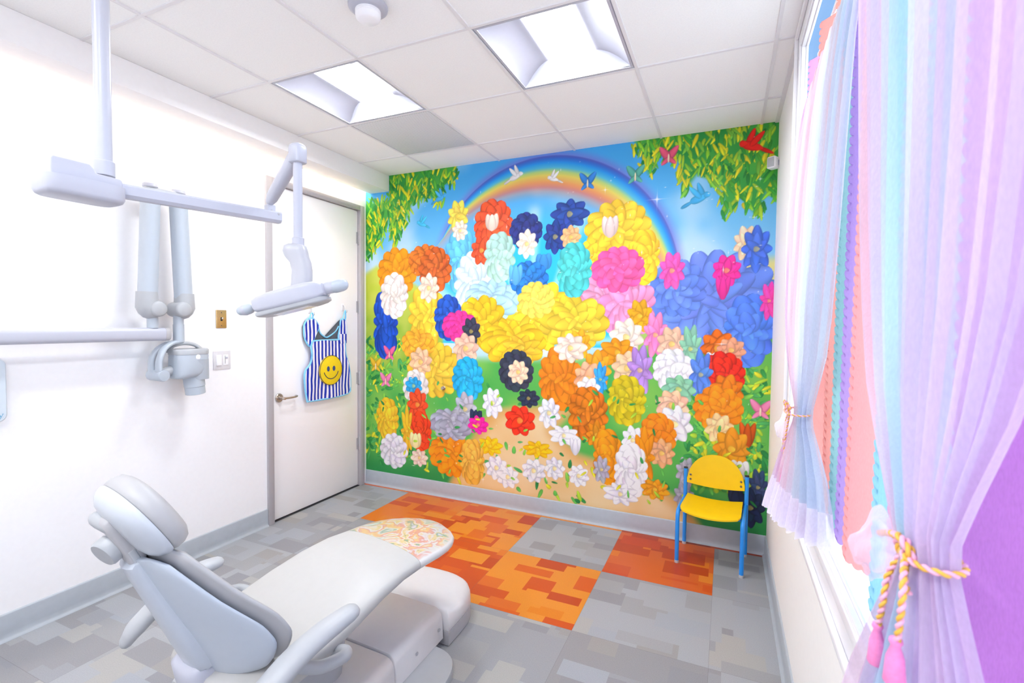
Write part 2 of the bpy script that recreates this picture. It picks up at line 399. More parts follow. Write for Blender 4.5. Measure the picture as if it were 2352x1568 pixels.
# ------------------------------------------------------------------ mural wallpaper: flower meadow under a rainbow, printed on the far wall
def make_mural():
    x0, x1, z0, z1 = .0, XR, .125, H
    res = .004
    nx = int((x1-x0)/res)+1; nz = int((z1-z0)/res)+1
    xs = np.linspace(x0, x1, nx); zs = np.linspace(z0, z1, nz)
    X, Z = np.meshgrid(xs, zs)
    rng = np.random.RandomState(3)
    def L3(h): return np.array([int(h[i:i+2], 16)/255. for i in (0, 2, 4)])
    def noise(f, seed):                          # smooth value noise
        r = np.random.RandomState(seed); gx_ = int((x1-x0)*f)+3; gz_ = int((z1-z0)*f)+3
        g = r.rand(gz_, gx_); u = (X-x0)*f; v = (Z-z0)*f
        i = u.astype(int); j = v.astype(int); fu = u-i; fv = v-j; fu = fu*fu*(3-2*fu); fv = fv*fv*(3-2*fv)
        return (g[j, i]*(1-fu)+g[j, i+1]*fu)*(1-fv)+(g[j+1, i]*(1-fu)+g[j+1, i+1]*fu)*fv
    img = np.zeros((nz, nx, 3))
    def over(c, a):
        nonlocal img
        img = img*(1-a[..., None])+c*a[..., None]
    def sm(a, b, x): t = np.clip((x-a)/(b-a), 0, 1); return t*t*(3-2*t)
    # sky
    t = sm(1.2, 2.75, Z)[..., None]; img[:] = L3('C4E8FB')*(1-t)+L3('52B2F0')*t
    cl = sm(.45, .75, noise(2.2, 1)*.6+noise(5, 2)*.3+noise(11, 4)*.1); over(L3('FFFFFF'), cl*.55)
    # light shafts fanning out below the rainbow
    ang = np.arctan2(X-1.62, np.maximum(Z-1.3, .01)); rr = np.hypot(X-1.62, Z-1.3)
    over(L3('28C4F6'), (1-sm(.75, 1.12, rr))*.85*(Z > 1.3))
    over(L3('FFFFFF'), np.clip(np.cos(ang*17), 0, 1)**2*.55*(1-sm(1.0, 1.12, rr)))
    # rainbow
    d1 = np.hypot(X-1.575, Z-1.388)-1.103; d2 = 1.0106-np.hypot(X-1.696, Z-1.74)
    tt = np.clip((d1+.02)/(np.maximum(d1+d2, .02)), 0, 1)
    stops = [(0, 'F6A088'), (.12, 'F4826A'), (.28, 'F6A862'), (.45, 'F6DC66'), (.55, 'C9DE80'), (.66, '5FC4E4'), (.8, '2E9BEA'), (.9, '4070D0'), (.97, '5A50B4'), (1, '8A80D8')]
    rb = np.stack([np.interp(tt, [s[0] for s in stops], [L3(s[1])[k] for s in stops]) for k in range(3)], -1)
    a = sm(-.10, .06, d1)*sm(-.05, .06, d2)*sm(1.25, 1.75, Z)
    img = img*(1-a[..., None]*.93)+rb*a[..., None]*.93
    over(L3('9ED8F6'), sm(2.5, 3.2, X)*.25*(Z > 1.9))
    def poly_mask(P, soft=.012):
        """anti-aliased inside test by signed distance"""
        inside = np.zeros(X.shape, bool); dist = np.full(X.shape, 9.)
        n = len(P)
        for i in range(n):
            ax, az = P[i]; bx, bz = P[(i+1) % n]
            if az != bz:
                inside ^= ((az > Z) != (bz > Z)) & (X < (bx-ax)*(Z-az)/(bz-az)+ax)
            ex, ez = bx-ax, bz-az; q = np.clip(((X-ax)*ex+(Z-az)*ez)/max(ex*ex+ez*ez, 1e-9), 0, 1)
            dist = np.minimum(dist, np.hypot(X-ax-q*ex, Z-az-q*ez))
        sd = np.where(inside, dist, -dist)
        return sm(-soft, soft, sd), sd
    def petal(cx, cz, l, w, th, col, edge=.78, tip=1.25, alpha=1., pw=1.):
        """one leaf / petal with a darker rim and a lighter middle"""
        r = max(l, w)*1.1
        i0 = max(int((cx-r-x0)/res), 0); i1 = min(int((cx+r-x0)/res)+2, nx); j0 = max(int((cz-r-z0)/res), 0); j1 = min(int((cz+r-z0)/res)+2, nz)
        if i1 <= i0 or j1 <= j0: return
        xx = X[j0:j1, i0:i1]-cx; zz = Z[j0:j1, i0:i1]-cz
        u = xx*math.cos(th)+zz*math.sin(th); v = -xx*math.sin(th)+zz*math.cos(th)
        un = np.clip(u/l, -1, 1); ww = w*np.sqrt(np.maximum(1-un*un, 0))**pw*(1-.25*un)
        q = np.where(np.abs(u) < l, np.abs(v)/np.maximum(ww, 1e-4), 9)
        a = np.clip((1-q)*ww/res+.5, 0, 1)*(np.abs(u) < l)*alpha
        k = np.clip(q, 0, 1)
        shade = (1.06+.10*un)*(1-k**3)+edge*k**3
        c = np.clip(col[None, None]*shade[..., None], 0, 1)
        img[j0:j1, i0:i1] = img[j0:j1, i0:i1]*(1-a[..., None])+c*a[..., None]
    # hills and ground
    P = dict(hillL=[(-.05,1.87),(.12,1.96),(.29,1.94),(.56,1.77),(.8,1.6),(.8,.8),(-.05,.8)],
             hillR=[(2.3,1.45),(2.68,1.78),(3.05,1.89),(3.3,1.9),(3.3,1.0),(2.3,1.0)],
             grass=[(-.1,1.0),(.74,1.17),(1.89,1.2),(2.52,1.3),(3.4,1.44),(3.4,0),(-.1,0)],
             path=[(.85,.05),(1.05,.45),(1.28,.78),(1.99,.87),(1.8,.66),(2.0,.5),(2.4,.42),(2.72,.27),(2.9,.05)])
    a, sd = poly_mask(P['hillL'], .03); over(L3('BFCF4A'), a); over(L3('8EB83E'), a*sm(1.75, 1.3, Z)); over(L3('E3DF7A'), a*noise(14, 8)*.5)
    a, sd = poly_mask(P['hillR'], .04); over(L3('F0E2A0'), a); over(L3('A8CC6A'), a*sm(1.75, 1.35, Z)); over(L3('CFDC84'), a*noise(9, 9)*.4)
    a, sd = poly_mask(P['grass'], .05); g = noise(6, 5)[..., None]; img = img*(1-a[..., None])+(L3('4FAE55')*g+L3('8CC95E')*(1-g))*a[..., None]
    over(L3('2C8C50'), a*sm(.5, .12, Z)*.8)
    a, sd = poly_mask(P['path'], .04); g = noise(7, 6)[..., None]; img = img*(1-a[..., None])+(L3('F7DDB0')*g+L3('EFC68A')*(1-g))*a[..., None]
    over(L3('D89A4E'), a*sm(.12, .0, sd)*.6)
    # hanging foliage in both top corners
    leafL = [(-.05,2.52),(.26,2.53),(.25,2.8),(.95,2.8),(.9,2.61),(.8,2.61),(.78,2.45),(.67,2.53),(.49,2.47),(.4,2.29),(.31,2.15),(.24,2.38),(.15,2.16),(-.05,2.0)]
    leafR = [(2.34,2.8),(3.3,2.8),(3.3,2.2),(3.19,2.32),(3.13,2.18),(3.04,2.3),(2.96,2.2),(2.92,2.4),(2.77,2.47),(2.69,2.36),(2.66,2.57),(2.5,2.66),(2.46,2.51),(2.4,2.66)]
    gl = [L3(h) for h in ('3E9A3C', '57AE3E', '7CC04A', '2E8A40', 'A9CC3E', 'D2D232', 'E4DA38', '8CC83C')]
    for poly, bx in ((leafL, (0, .95)), (leafR, (2.34, 3.24))):
        a, sd = poly_mask(poly, .02); g = noise(8, 12)[..., None]
        img = img*(1-a[..., None])+(L3('2F9148')*g+L3('58B44A')*(1-g))*a[..., None]
        n = 0
        while n < 330:
            x = rng.uniform(*bx); z = rng.uniform(2.0, 2.74)
            i = min(int((x-x0)/res), nx-1); j = min(int((z-z0)/res), nz-1)
            if sd[j, i] < -.03: continue
            n += 1
            petal(x, z, rng.uniform(.025, .05), rng.uniform(.007, .013), -PI/2+rng.uniform(-.8, .8), gl[rng.randint(len(gl))]*rng.uniform(.9, 1.08), .8)
    # shrubs at the sides and on the ground
    bl = [L3(h) for h in ('3E9A50', '6CC05A', '8ED058', 'B6D848', '2F8648', 'E0DC40', '57B064')]
    for bx, bz, n in (((0, .62), (.2, 1.35), 330), ((2.75, 3.24), (.35, 1.2), 300), ((.6, 2.9), (.14, .5), 60)):
        for k in range(n):
            x = rng.uniform(*bx); z = rng.uniform(*bz)
            petal(x, z, rng.uniform(.02, .045), rng.uniform(.009, .017), rng.uniform(0, 2*PI), bl[rng.randint(len(bl))], .8)
    # flower heads and blossoming bushes in the print's colours
    MASS = [(0.95,2.34,0.098,0.134,'F8D860'),(0.98,1.97,0.147,0.248,'6FC2F0'),(1.11,1.79,0.179,0.245,'DFF3FF'),(1.27,2.25,0.161,0.188,'EE5A35'),(1.17,2.05,0.098,0.121,'EE5A35'),(1.33,1.99,0.129,0.187,'BFE8D8'),(1.34,2.06,0.076,0.102,'3FB09A'),(1.55,2.18,0.13,0.133,'2C3A86'),(1.9,2.28,0.15,0.111,'2F4FA0'),(1.79,2.12,0.096,0.129,'27408C'),(1.94,1.87,0.126,0.192,'55C5C4'),(1.91,2.11,0.08,0.089,'E8B080'),(1.56,2.08,0.087,0.113,'FBE3D0'),(1.26,2.27,0.069,0.075,'FBE0D0'),(0.97,2.22,0.073,0.085,'FBE3D0'),(2.25,2.15,0.222,0.19,'F9CC40'),(2.44,1.94,0.1,0.181,'F7C238'),(2.04,1.96,0.11,0.114,'F7C93C'),(2.2,2.17,0.069,0.086,'FBE0DA'),(2.88,1.63,0.398,0.315,'7490E4'),(2.67,1.72,0.173,0.182,'6D8CE2'),(3.11,1.44,0.138,0.224,'5C86E4'),(3.14,1.96,0.089,0.151,'4F74D0'),(2.63,1.84,0.085,0.133,'F060B0'),(3.22,1.63,0.054,0.124,'F050A8'),(3.08,2.0,0.075,0.117,'F8D4B4'),(2.97,1.83,0.088,0.107,'F03C9C'),(2.95,1.72,0.047,0.085,'E8409C'),(2.26,1.86,0.179,0.154,'F0609E'),(2.14,1.64,0.255,0.173,'F7A8CC'),(2.33,1.61,0.183,0.246,'F59AC4'),(2.53,1.4,0.082,0.166,'F28ABC'),(1.58,1.81,0.151,0.133,'2E7FD0'),(1.7,1.94,0.077,0.072,'4A9AE0'),(1.47,1.85,0.066,0.088,'6CB8EC'),(1.26,1.65,0.232,0.155,'BFE6FA'),(1.63,1.53,0.304,0.266,'F5CB38'),(1.17,1.47,0.217,0.21,'F2C42E'),(1.94,1.48,0.25,0.193,'F5D044'),(1.45,1.31,0.26,0.17,'EFC030'),(1.64,1.65,0.143,0.133,'F9DC62'),(0.34,1.9,0.195,0.207,'F0981E'),(0.31,1.7,0.14,0.19,'F5E6E0'),(0.73,1.91,0.154,0.181,'C8622C'),(0.63,1.99,0.158,0.132,'D9762C'),(0.67,1.76,0.104,0.125,'FBE0CC'),(0.86,1.51,0.126,0.18,'2A58B8'),(0.22,1.45,0.124,0.289,'1F50B8'),(0.65,1.52,0.175,0.258,'F4CA44'),(0.56,1.28,0.161,0.127,'E9A436'),(0.73,1.07,0.259,0.221,'EFC544'),(0.59,1.13,0.116,0.127,'F2C09C'),(0.54,0.91,0.126,0.143,'F8EEE8'),(0.56,0.76,0.108,0.143,'E8502A'),(0.52,0.92,0.09,0.083,'38A8E0'),(0.97,1.44,0.156,0.122,'F0409C'),(1.08,1.4,0.088,0.12,'3C4054'),(1.03,1.26,0.122,0.128,'F4C4AC'),(1.05,1.01,0.138,0.172,'2FB4E6'),(1.53,1.28,0.168,0.101,'E8B838'),(1.48,1.1,0.141,0.157,'3A3E50'),(1.5,1.09,0.089,0.095,'F4CBAE'),(1.52,0.71,0.133,0.123,'F0381E'),(1.28,0.83,0.093,0.126,'F2F2FA'),(1.76,0.79,0.091,0.12,'F2F2FA'),(1.26,0.48,0.117,0.078,'F4BC1C'),(1.67,0.5,0.122,0.068,'F4BC1C'),(1.59,0.89,0.094,0.074,'2A3448'),(1.92,1.29,0.128,0.11,'F4D8C8'),(1.99,1.32,0.086,0.116,'E6A428'),(1.84,1.06,0.158,0.23,'E8861E'),(2.06,1.07,0.111,0.128,'F2B28E'),(2.06,0.99,0.092,0.096,'F8F0EE'),(2.12,1.14,0.109,0.146,'E09A2C'),(2.06,0.81,0.144,0.193,'D87A1C'),(2.33,1.38,0.122,0.136,'F5E2D4'),(2.42,1.53,0.089,0.122,'E8A824'),(2.27,1.27,0.143,0.106,'DC901E'),(2.34,1.16,0.11,0.124,'F0C8A2'),(2.43,1.15,0.09,0.184,'B48ED2'),(2.34,0.93,0.129,0.171,'CDBB24'),(2.15,1.07,0.057,0.127,'3FA0DC'),(2.64,1.34,0.102,0.125,'F2C4A8'),(2.76,1.31,0.072,0.17,'90C6A8'),(2.65,1.16,0.125,0.143,'F6F2F8'),(2.69,1.03,0.112,0.101,'8FC8A6'),(2.65,0.92,0.114,0.108,'F3C2A4'),(2.67,0.79,0.119,0.132,'F7F3F8'),(2.56,0.7,0.117,0.152,'E8841E'),(2.59,0.58,0.087,0.103,'F2B486'),(2.83,1.14,0.076,0.175,'6088D8'),(2.93,1.32,0.111,0.126,'E0701E'),(3.01,1.31,0.088,0.085,'EFA888'),(2.96,1.15,0.131,0.143,'E4301E'),(2.91,1.23,0.064,0.075,'F8F2F4'),(2.94,0.92,0.145,0.145,'E4861E'),(2.99,1.04,0.104,0.115,'DE7A1C'),(3.03,0.66,0.114,0.144,'EE9E2C'),(2.95,0.79,0.09,0.104,'F6CE9A'),(3.12,0.76,0.051,0.102,'C85A1A'),(2.39,0.65,0.079,0.106,'F3EEF6'),(2.38,0.43,0.11,0.188,'F4EFF7'),(2.31,0.25,0.131,0.082,'EFE9F3'),(2.21,0.51,0.095,0.191,'E8921C'),(2.13,0.66,0.077,0.109,'E08E20'),(2.47,0.54,0.077,0.216,'E8921C'),(2.55,0.32,0.1,0.074,'F0A02A'),(0.91,0.36,0.219,0.169,'E8881A'),(1.1,0.33,0.105,0.18,'F4B64E'),(0.89,0.62,0.194,0.124,'A9A8B6'),(1.03,0.76,0.106,0.144,'B8B6C2'),(1.15,0.64,0.096,0.078,'E82898'),(1.13,0.69,0.064,0.093,'2E3A58'),(0.31,0.33,0.142,0.148,'F0EAF4'),(0.58,0.3,0.09,0.076,'E8C8B8'),(0.24,0.61,0.115,0.179,'F0BC34'),(0.45,0.52,0.064,0.23,'F0B830'),(0.59,0.53,0.107,0.166,'E8441C'),(0.54,0.45,0.072,0.076,'F8D8A0'),(1.32,0.31,0.101,0.099,'F4F2FA'),(1.42,0.25,0.099,0.091,'F2F0F8'),(1.64,0.33,0.101,0.095,'F4F2FA'),(1.81,0.37,0.083,0.087,'F2F0F8'),(1.88,0.63,0.123,0.079,'F4F2FA'),(1.97,0.56,0.047,0.072,'F2F0F8'),(2.0,0.34,0.08,0.085,'F3EDF7'),(2.17,0.41,0.064,0.103,'B4B0BC'),(2.75,0.47,0.067,0.108,'BAB6C2'),(2.74,0.3,0.067,0.102,'B2AEBA'),(3.19,0.43,0.06,0.125,'3A4A70'),(3.15,0.29,0.086,0.131,'24304E'),(3.08,0.53,0.067,0.074,'F0EEF4'),(3.06,0.35,0.052,0.069,'2C3858')]
    def blossom(cx, cz, rx, rz, h):
        """flower painted in one colour: drooping bell for the big ones, rosette or tulip for the rest"""
        col = L3(h); lum = col.mean(); ed = .84 if lum > .5 else .74
        v = rng.uniform(.95, 1.05)
        if rx*rz > .017:                                  # big peony: broad overlapping petals in rings
            sc_ = math.sqrt(rx*rz)
            n0 = int(np.clip(9+sc_*22, 10, 17))
            for lay, (r_, n, l_, w_) in enumerate(((.74, n0, .34, 2.3), (.50, n0-3, .33, 2.2), (.28, n0-6, .30, 2.0), (.08, 4, .22, 1.6))):
                for k in range(max(n, 4)):
                    t = 2*PI*(k+.5*lay)/max(n, 4)+cx*5+rng.uniform(-.1, .1)
                    rr_ = math.hypot(rx*math.cos(t), rz*math.sin(t))
                    c = np.clip(col*v*rng.uniform(.93, 1.05)+rng.uniform(-.012, .018, 3)+.012*lay, 0, 1)
                    petal(cx+rx*r_*math.cos(t), cz+rz*r_*math.sin(t), rr_*l_, w_*rr_*r_*PI/max(n, 4)*.62+.01, math.atan2(rz*math.sin(t), rx*math.cos(t)), c, ed, pw=.7)
        elif rx*rz > .006:                                # open rosette of broad petals
            for lay, (r_, n, l_, w_) in enumerate(((.52, 8, .50, .34), (.26, 6, .42, .28))):
                for k in range(n):
                    t = 2*PI*(k+.5*lay)/n+cx*7
                    c = np.clip(col*v*rng.uniform(.95, 1.05)+rng.uniform(-.015, .02, 3)+.015*lay, 0, 1)
                    petal(cx+rx*r_*math.cos(t), cz+rz*r_*math.sin(t), l_*math.hypot(rx*math.cos(t), rz*math.sin(t)), w_*min(rx, rz)*1.15, math.atan2(rz*math.sin(t), rx*math.cos(t)), c, ed)
            petal(cx, cz, min(rx, rz)*.2, min(rx, rz)*.2, 0, np.clip(col*.5+L3('F8D860')*.5, 0, 1), .9)
        else:                                             # tulip: three upright petals
            for f in (-.8, .8, 0):
                petal(cx+f*rx*.42, cz+(0 if f else -.08*rz), rz*.88, rx*.52, PI/2-f*.35, np.clip(col*v*rng.uniform(.95, 1.05), 0, 1), ed)
    order = sorted(MASS, key=lambda m: -m[1]-(.5 if m[2]*m[3] > .03 else 0)-m[2]*m[3]*3)
    for m in order: blossom(*m)
    # loose leaves tucked between the flowers
    for k in range(90):
        x = rng.uniform(.05, 3.2); z = rng.uniform(.2, 1.0)
        petal(x, z, rng.uniform(.018, .03), rng.uniform(.007, .011), rng.uniform(0, 2*PI), bl[rng.randint(len(bl))], .8)
    # plain small birds: body, two wings, tail
    BIRDS = [(1.46,2.6,'F4F0F0',.086),(1.77,2.55,'F4F0F0',.066),(.78,2.5,'4FB0E8',.079),(.6,2.3,'4FC0EC',.073),(2.79,2.31,'4FB4E8',.099),(3.1,2.61,'E82A20',.106)]
    for i, (x, z, h, r) in enumerate(BIRDS):
        c = L3(h); s = -1 if i % 2 else 1
        petal(x-s*r*.75, z-r*.35, r*.45, r*.12, s*.5, c*.9, .75)
        petal(x+s*r*.1, z+r*.5, r*.6, r*.2, PI/2+s*.35, c*.95, .72)
        petal(x, z, r*.6, r*.26, s*.35, c, .8)
        petal(x+s*r*.5, z+r*.22, r*.22, r*.2, 0, c, .85)
        petal(x-s*r*.25, z+r*.42, r*.55, r*.18, PI/2+s*.75, np.clip(c*1.05, 0, 1), .75)
    for x, z, h in [(.26,1.18,'F070A0'),(.22,.94,'F48CB8'),(.11,1.07,'F0C040'),(3.19,.92,'F490B8'),(2.59,2.6,'E06080'),(2.03,2.49,'3F86D0'),(2.37,2.5,'5FB0A0')]:
        c = L3(h)
        for th, l in ((.9, .055), (2.2, .055), (-.7, .035), (3.9, .035)):
            petal(x+math.cos(th)*l*.8, z+math.sin(th)*l*.8, l, l*.45, th, c, .7)
        petal(x, z, .03, .006, PI/2, L3('F8E0C0'), .9)
    # four-pointed sparkles
    pts = [(rng.uniform(.05, 3.2), rng.uniform(1.75, 2.7), rng.uniform(.012, .03)) for k in range(85)]
    pts += [(rng.uniform(.05, 3.2), rng.uniform(.16, 1.7), rng.uniform(.012, .028)) for k in range(60)]
    pts += [(2.52, 2.33, .09), (2.16, 2.43, .05), (3.15, 2.40, .05), (2.95, 1.35, .045), (2.6, 1.3, .04), (1.2, .2, .045), (.95, .3, .04)]
    for x, z, r in pts:
        i0 = max(int((x-r-x0)/res), 0); i1 = min(int((x+r-x0)/res)+2, nx); j0 = max(int((z-r-z0)/res), 0); j1 = min(int((z+r-z0)/res)+2, nz)
        if i1 <= i0 or j1 <= j0: continue
        u = np.abs(X[j0:j1, i0:i1]-x)/r; v = np.abs(Z[j0:j1, i0:i1]-z)/r
        a = np.clip(.09/(u*v*9+.06)-.5, 0, 1)*np.clip(1.1-np.hypot(u, v), 0, 1)
        img[j0:j1, i0:i1] = img[j0:j1, i0:i1]*(1-a[..., None])+a[..., None]
    img = np.clip(img, 0, 1)
    g = img.mean(-1, keepdims=True); img = np.clip(g+(img-g)*1.12, 0, 1)
    linr = np.where(img <= .04045, img/12.92, ((img+.055)/1.055)**2.4)
    # sheet of wallpaper 1.5 mm proud of the wall: printed face, plus a skirt round the edge
    yf = YF-.0015
    co = np.stack([X, np.full(X.shape, yf), Z], -1).reshape(-1, 3)
    idx = np.arange(nx*nz).reshape(nz, nx)
    q = np.stack([idx[:-1, :-1], idx[:-1, 1:], idx[1:, 1:], idx[1:, :-1]], -1).reshape(-1, 4)
    back = np.array([(x0, YF, z0), (x1, YF, z0), (x1, YF, z1), (x0, YF, z1)])
    B = nx*nz; cr = [idx[0, 0], idx[0, -1], idx[-1, -1], idx[-1, 0]]
    extra = np.array([(B, B+1, cr[1], cr[0]), (B+1, B+2, cr[2], cr[1]), (B+2, B+3, cr[3], cr[2]), (B+3, B, cr[0], cr[3])])
    co = np.vstack([co, back]); q = np.vstack([q, extra])
    me = bpy.data.meshes.new('wall_mural')
    me.vertices.add(len(co)); me.vertices.foreach_set('co', co.astype(np.float32).ravel())
    me.loops.add(len(q)*4); me.loops.foreach_set('vertex_index', q.astype(np.int32).ravel())
    me.polygons.add(len(q)); me.polygons.foreach_set('loop_start', np.arange(0, len(q)*4, 4, dtype=np.int32))
    me.update(calc_edges=True)
    at = me.color_attributes.new('print', 'FLOAT_COLOR', 'POINT')
    arr = np.ones((len(co), 4), np.float32); arr[:B, :3] = linr.reshape(-1, 3)*.86; at.data.foreach_set('color', arr.ravel())
    me.materials.append(attr_mat('printed_wallpaper', 'print', rough=.5, spec=.3, noise=.01, nscale=600))
    o = bpy.data.objects.new('wall_mural', me); COL.objects.link(o)
    tag(o, 'big colourful wallpaper mural with rainbow, foliage and bright blossoms covering the far wall', 'mural')
make_mural()

LENS = 16.; LENS2 = 20.; COVE = 8.; SKY = 1.25; EXPO = 2.04

# ------------------------------------------------------------------ recessed ceiling lights (2 x 2 ft troffers); rear pair added as fill
lens_m = emit('light_lens', 'F3F8FC', LENS); lens_b = emit('added_light_lens', 'F3F8FC', LENS2)  # lens_b is the stronger glow of the added rear pair
reflector = mat('light_reflector', '9C9CA8', .45, var=.01)
def troffer(i, j, label):
    x0, y0, x1, y1 = cell(i, j); cx, cy = (x0+x1)/2, (y0+y1)/2
    r = empty('ceiling_light', (cx, cy, H), 0, label, 'ceiling light', 'recessed ceiling lights')
    hx = T/2-.013; zt = .075
    build('housing', MB().box((cx-hx, cy-hx, H+.082), (cx+hx, cy+hx, H+.09)).box((cx-hx-.003, cy-hx, H), (cx-hx, cy+hx, H+.09)).box((cx+hx, cy-hx, H), (cx+hx+.003, cy+hx, H+.09))
          .box((cx-hx, cy-hx-.003, H), (cx+hx, cy-hx, H+.09)).box((cx-hx, cy+hx, H), (cx+hx, cy+hx+.003, H+.09)), plastic, r)
    fr = MB(); ring(fr, 0, 1, 0, 1, 0, 1, 0)
    fr = MB(); t = .012
    fr.box((cx-hx, cy-hx, H-.003), (cx-hx+t, cy+hx, H+.003)).box((cx+hx-t, cy-hx, H-.003), (cx+hx, cy+hx, H+.003))
    fr.box((cx-hx+t, cy-hx, H-.003), (cx+hx-t, cy-hx+t, H+.003)).box((cx-hx+t, cy+hx-t, H-.003), (cx+hx-t, cy+hx, H+.003))
    build('frame', fr, plastic, r)
    lw = .115                                   # half width of the luminous band
    for s in (-1, 1):                            # curved side reflectors
        rows = []
        for k in range(11):
            q = k/10; x = cx+s*(hx-t-(hx-t-lw)*q); z = H+zt*math.sin(q*PI/2)**.8
            rows.append([(x, cy-hx+t, z), (x, cy+hx-t, z)])
        vs = [p for rr in rows for p in rr]; fs = [(2*k, 2*k+1, 2*k+3, 2*k+2) for k in range(10)]
        build('reflector', (vs, fs), reflector, r)
    for s in (-1, 1):                            # end caps, domed in the middle
        rows = []
        for k in range(9):
            q = k/8
            row = []
            for a in range(13):
                xx = -1+2*a/12; dome = .085*math.sqrt(max(1-xx*xx, 0))
                row.append((cx+xx*(hx-t), cy+s*(hx-t-dome*q), H+min(zt*q*1.0, zt)))
            rows.append(row)
        vs = [p for rr in rows for p in rr]; fs = [(k*13+a, k*13+a+1, k*13+a+14, k*13+a+13) for k in range(8) for a in range(12)]
        build('end_cap', (vs, fs), plastic, r)
    L = hx-t
    rows = []
    for k in range(9):
        a = -1+2*k/8; rows.append([(cx+a*lw, cy-L, H+zt-.004-.012*(1-a*a)), (cx+a*lw, cy+L, H+zt-.004-.012*(1-a*a))])
    vs = [p for rr in rows for p in rr]; fs = [(2*k, 2*k+1, 2*k+3, 2*k+2) for k in range(8)]
    build('lens', (vs, fs), lens_m if j > 0 else lens_b, r)
    return r
troffer(0, 2, 'square recessed ceiling light beside the perforated vent, left of the two')
troffer(2, 2, 'square recessed ceiling light nearer the window, right of the two')
troffer(0, -2, 'unseen square fill light added in the ceiling behind the viewpoint, over the left side')  # added out of view to brighten the ceiling and left wall
troffer(2, -2, 'unseen square fill light added in the ceiling behind the viewpoint, over the window side')  # second added lamp, also out of view, for the same brightening

# perforated air vent panel
x0, y0, x1, y1 = cell(*VENT_CELL); v = empty('air_vent', ((x0+x1)/2, (y0+y1)/2, H), 0, 'grey perforated square air vent panel set in the ceiling tiles', 'air vent')
def perforated():
    m = bpy.data.materials.new('perforated_metal'); m.use_nodes = True
    nt = m.node_tree; N = nt.nodes; L = nt.links; b = N['Principled BSDF']
    tc = N.new('ShaderNodeTexCoord'); mp = N.new('ShaderNodeMapping'); mp.inputs['Scale'].default_value = (110, 110, 110); mp.inputs['Rotation'].default_value = (0, 0, PI/4)
    L.new(tc.outputs['Object'], mp.inputs['Vector'])
    fr = N.new('ShaderNodeVectorMath'); fr.operation = 'FRACTION'; L.new(mp.outputs[0], fr.inputs[0])
    sb = N.new('ShaderNodeVectorMath'); sb.operation = 'SUBTRACT'; sb.inputs[1].default_value = (.5, .5, .5); L.new(fr.outputs[0], sb.inputs[0])
    ml = N.new('ShaderNodeVectorMath'); ml.operation = 'MULTIPLY'; ml.inputs[1].default_value = (1, 1, 0); L.new(sb.outputs[0], ml.inputs[0])
    ln = N.new('ShaderNodeVectorMath'); ln.operation = 'LENGTH'; L.new(ml.outputs[0], ln.inputs[0])
    lt = N.new('ShaderNodeMath'); lt.operation = 'LESS_THAN'; lt.inputs[1].default_value = .31; L.new(ln.outputs['Value'], lt.inputs[0])
    mx = N.new('ShaderNodeMix'); mx.data_type = 'RGBA'; mx.inputs['A'].default_value = (*lin('E4E6E8'), 1); mx.inputs['B'].default_value = (*lin('B2B6BA'), 1)
    L.new(lt.outputs[0], mx.inputs['Factor']); L.new(mx.outputs['Result'], b.inputs['Base Color']); b.inputs['Roughness'].default_value = .5
    return m
build('perforated_panel', MB().box((x0+.014, y0+.014, H-.004), (x1-.014, y1-.014, H+.002)), perforated(), v, bevel=.001, seg=2)
build('duct_collar', MB().lathe([(.12, 0), (.12, .08), (.0, .08)], ((x0+x1)/2, (y0+y1)/2, H+.01), n=40), grey_mid, v)

# smoke detector
sd = empty('smoke_detector', (1.629, .93, H), 0, 'round white smoke detector on the ceiling tile', 'smoke detector')
build('base', MB().lathe([(.0, .0), (.074, 0), (.078, -.006), (.076, -.016), (.066, -.024), (.060, -.026), (0, -.026)], (1.629, .93, H), n=48), plastic, sd)
build('cap', MB().lathe([(.0, -.025), (.050, -.025), (.050, -.034), (.047, -.036), (.047, -.040), (.050, -.042), (.046, -.056), (.036, -.064), (.0, -.068)], (1.629, .93, H), n=48), trim_white, sd)

# cove lamp in the slot behind the soffit
cl = empty('cove_lamp', (.025, .4, 2.70), 0, 'long cove lamp hidden in the slot between soffit and left wall', 'lamp')
build('lamp_strip', MB().box((.012, YN+.05, 2.700), (.038, YF-.03, 2.708)), emit('cove_glow', 'FFEDD0', COVE), cl)
build('lamp_channel', MB().box((.005, YN+.02, 2.709), (.045, YF-.01, 2.735)), plastic, cl)

# small loudspeaker high on the right wall by the mural corner
sp = empty('wall_speaker', (XR, 2.72, 2.465), 0, 'small white loudspeaker high on the wall beside the mural corner', 'speaker')
build('body', MB().obox((3.212, 2.722, 2.465), ((.85, -.52, 0), (.52, .85, 0), (0, 0, 1)), (.026, .028, .036)), trim_white, sp, bevel=.010, seg=4)
build('grille', MB().obox((3.197, 2.697, 2.465), ((.85, -.52, 0), (.52, .85, 0), (0, 0, 1)), (.020, .0018, .028)), plastic_grey, sp, bevel=.0012, seg=2)
build('bracket', MB().box((3.225, 2.715, 2.45), (XR, 2.745, 2.48)), plastic, sp, bevel=.003)

# little metal knob on the mural
k = MB().lathe([(.0, 0), (.017, 0), (.018, .004), (.013, .007), (.013, .02), (.015, .024), (.011, .03), (.0, .03)], (.824, YF-.0015, .922), (0, -1, 0), 28)
tag(build('wall_peg', k, steel), 'small round steel peg sticking out of the mural', 'peg')

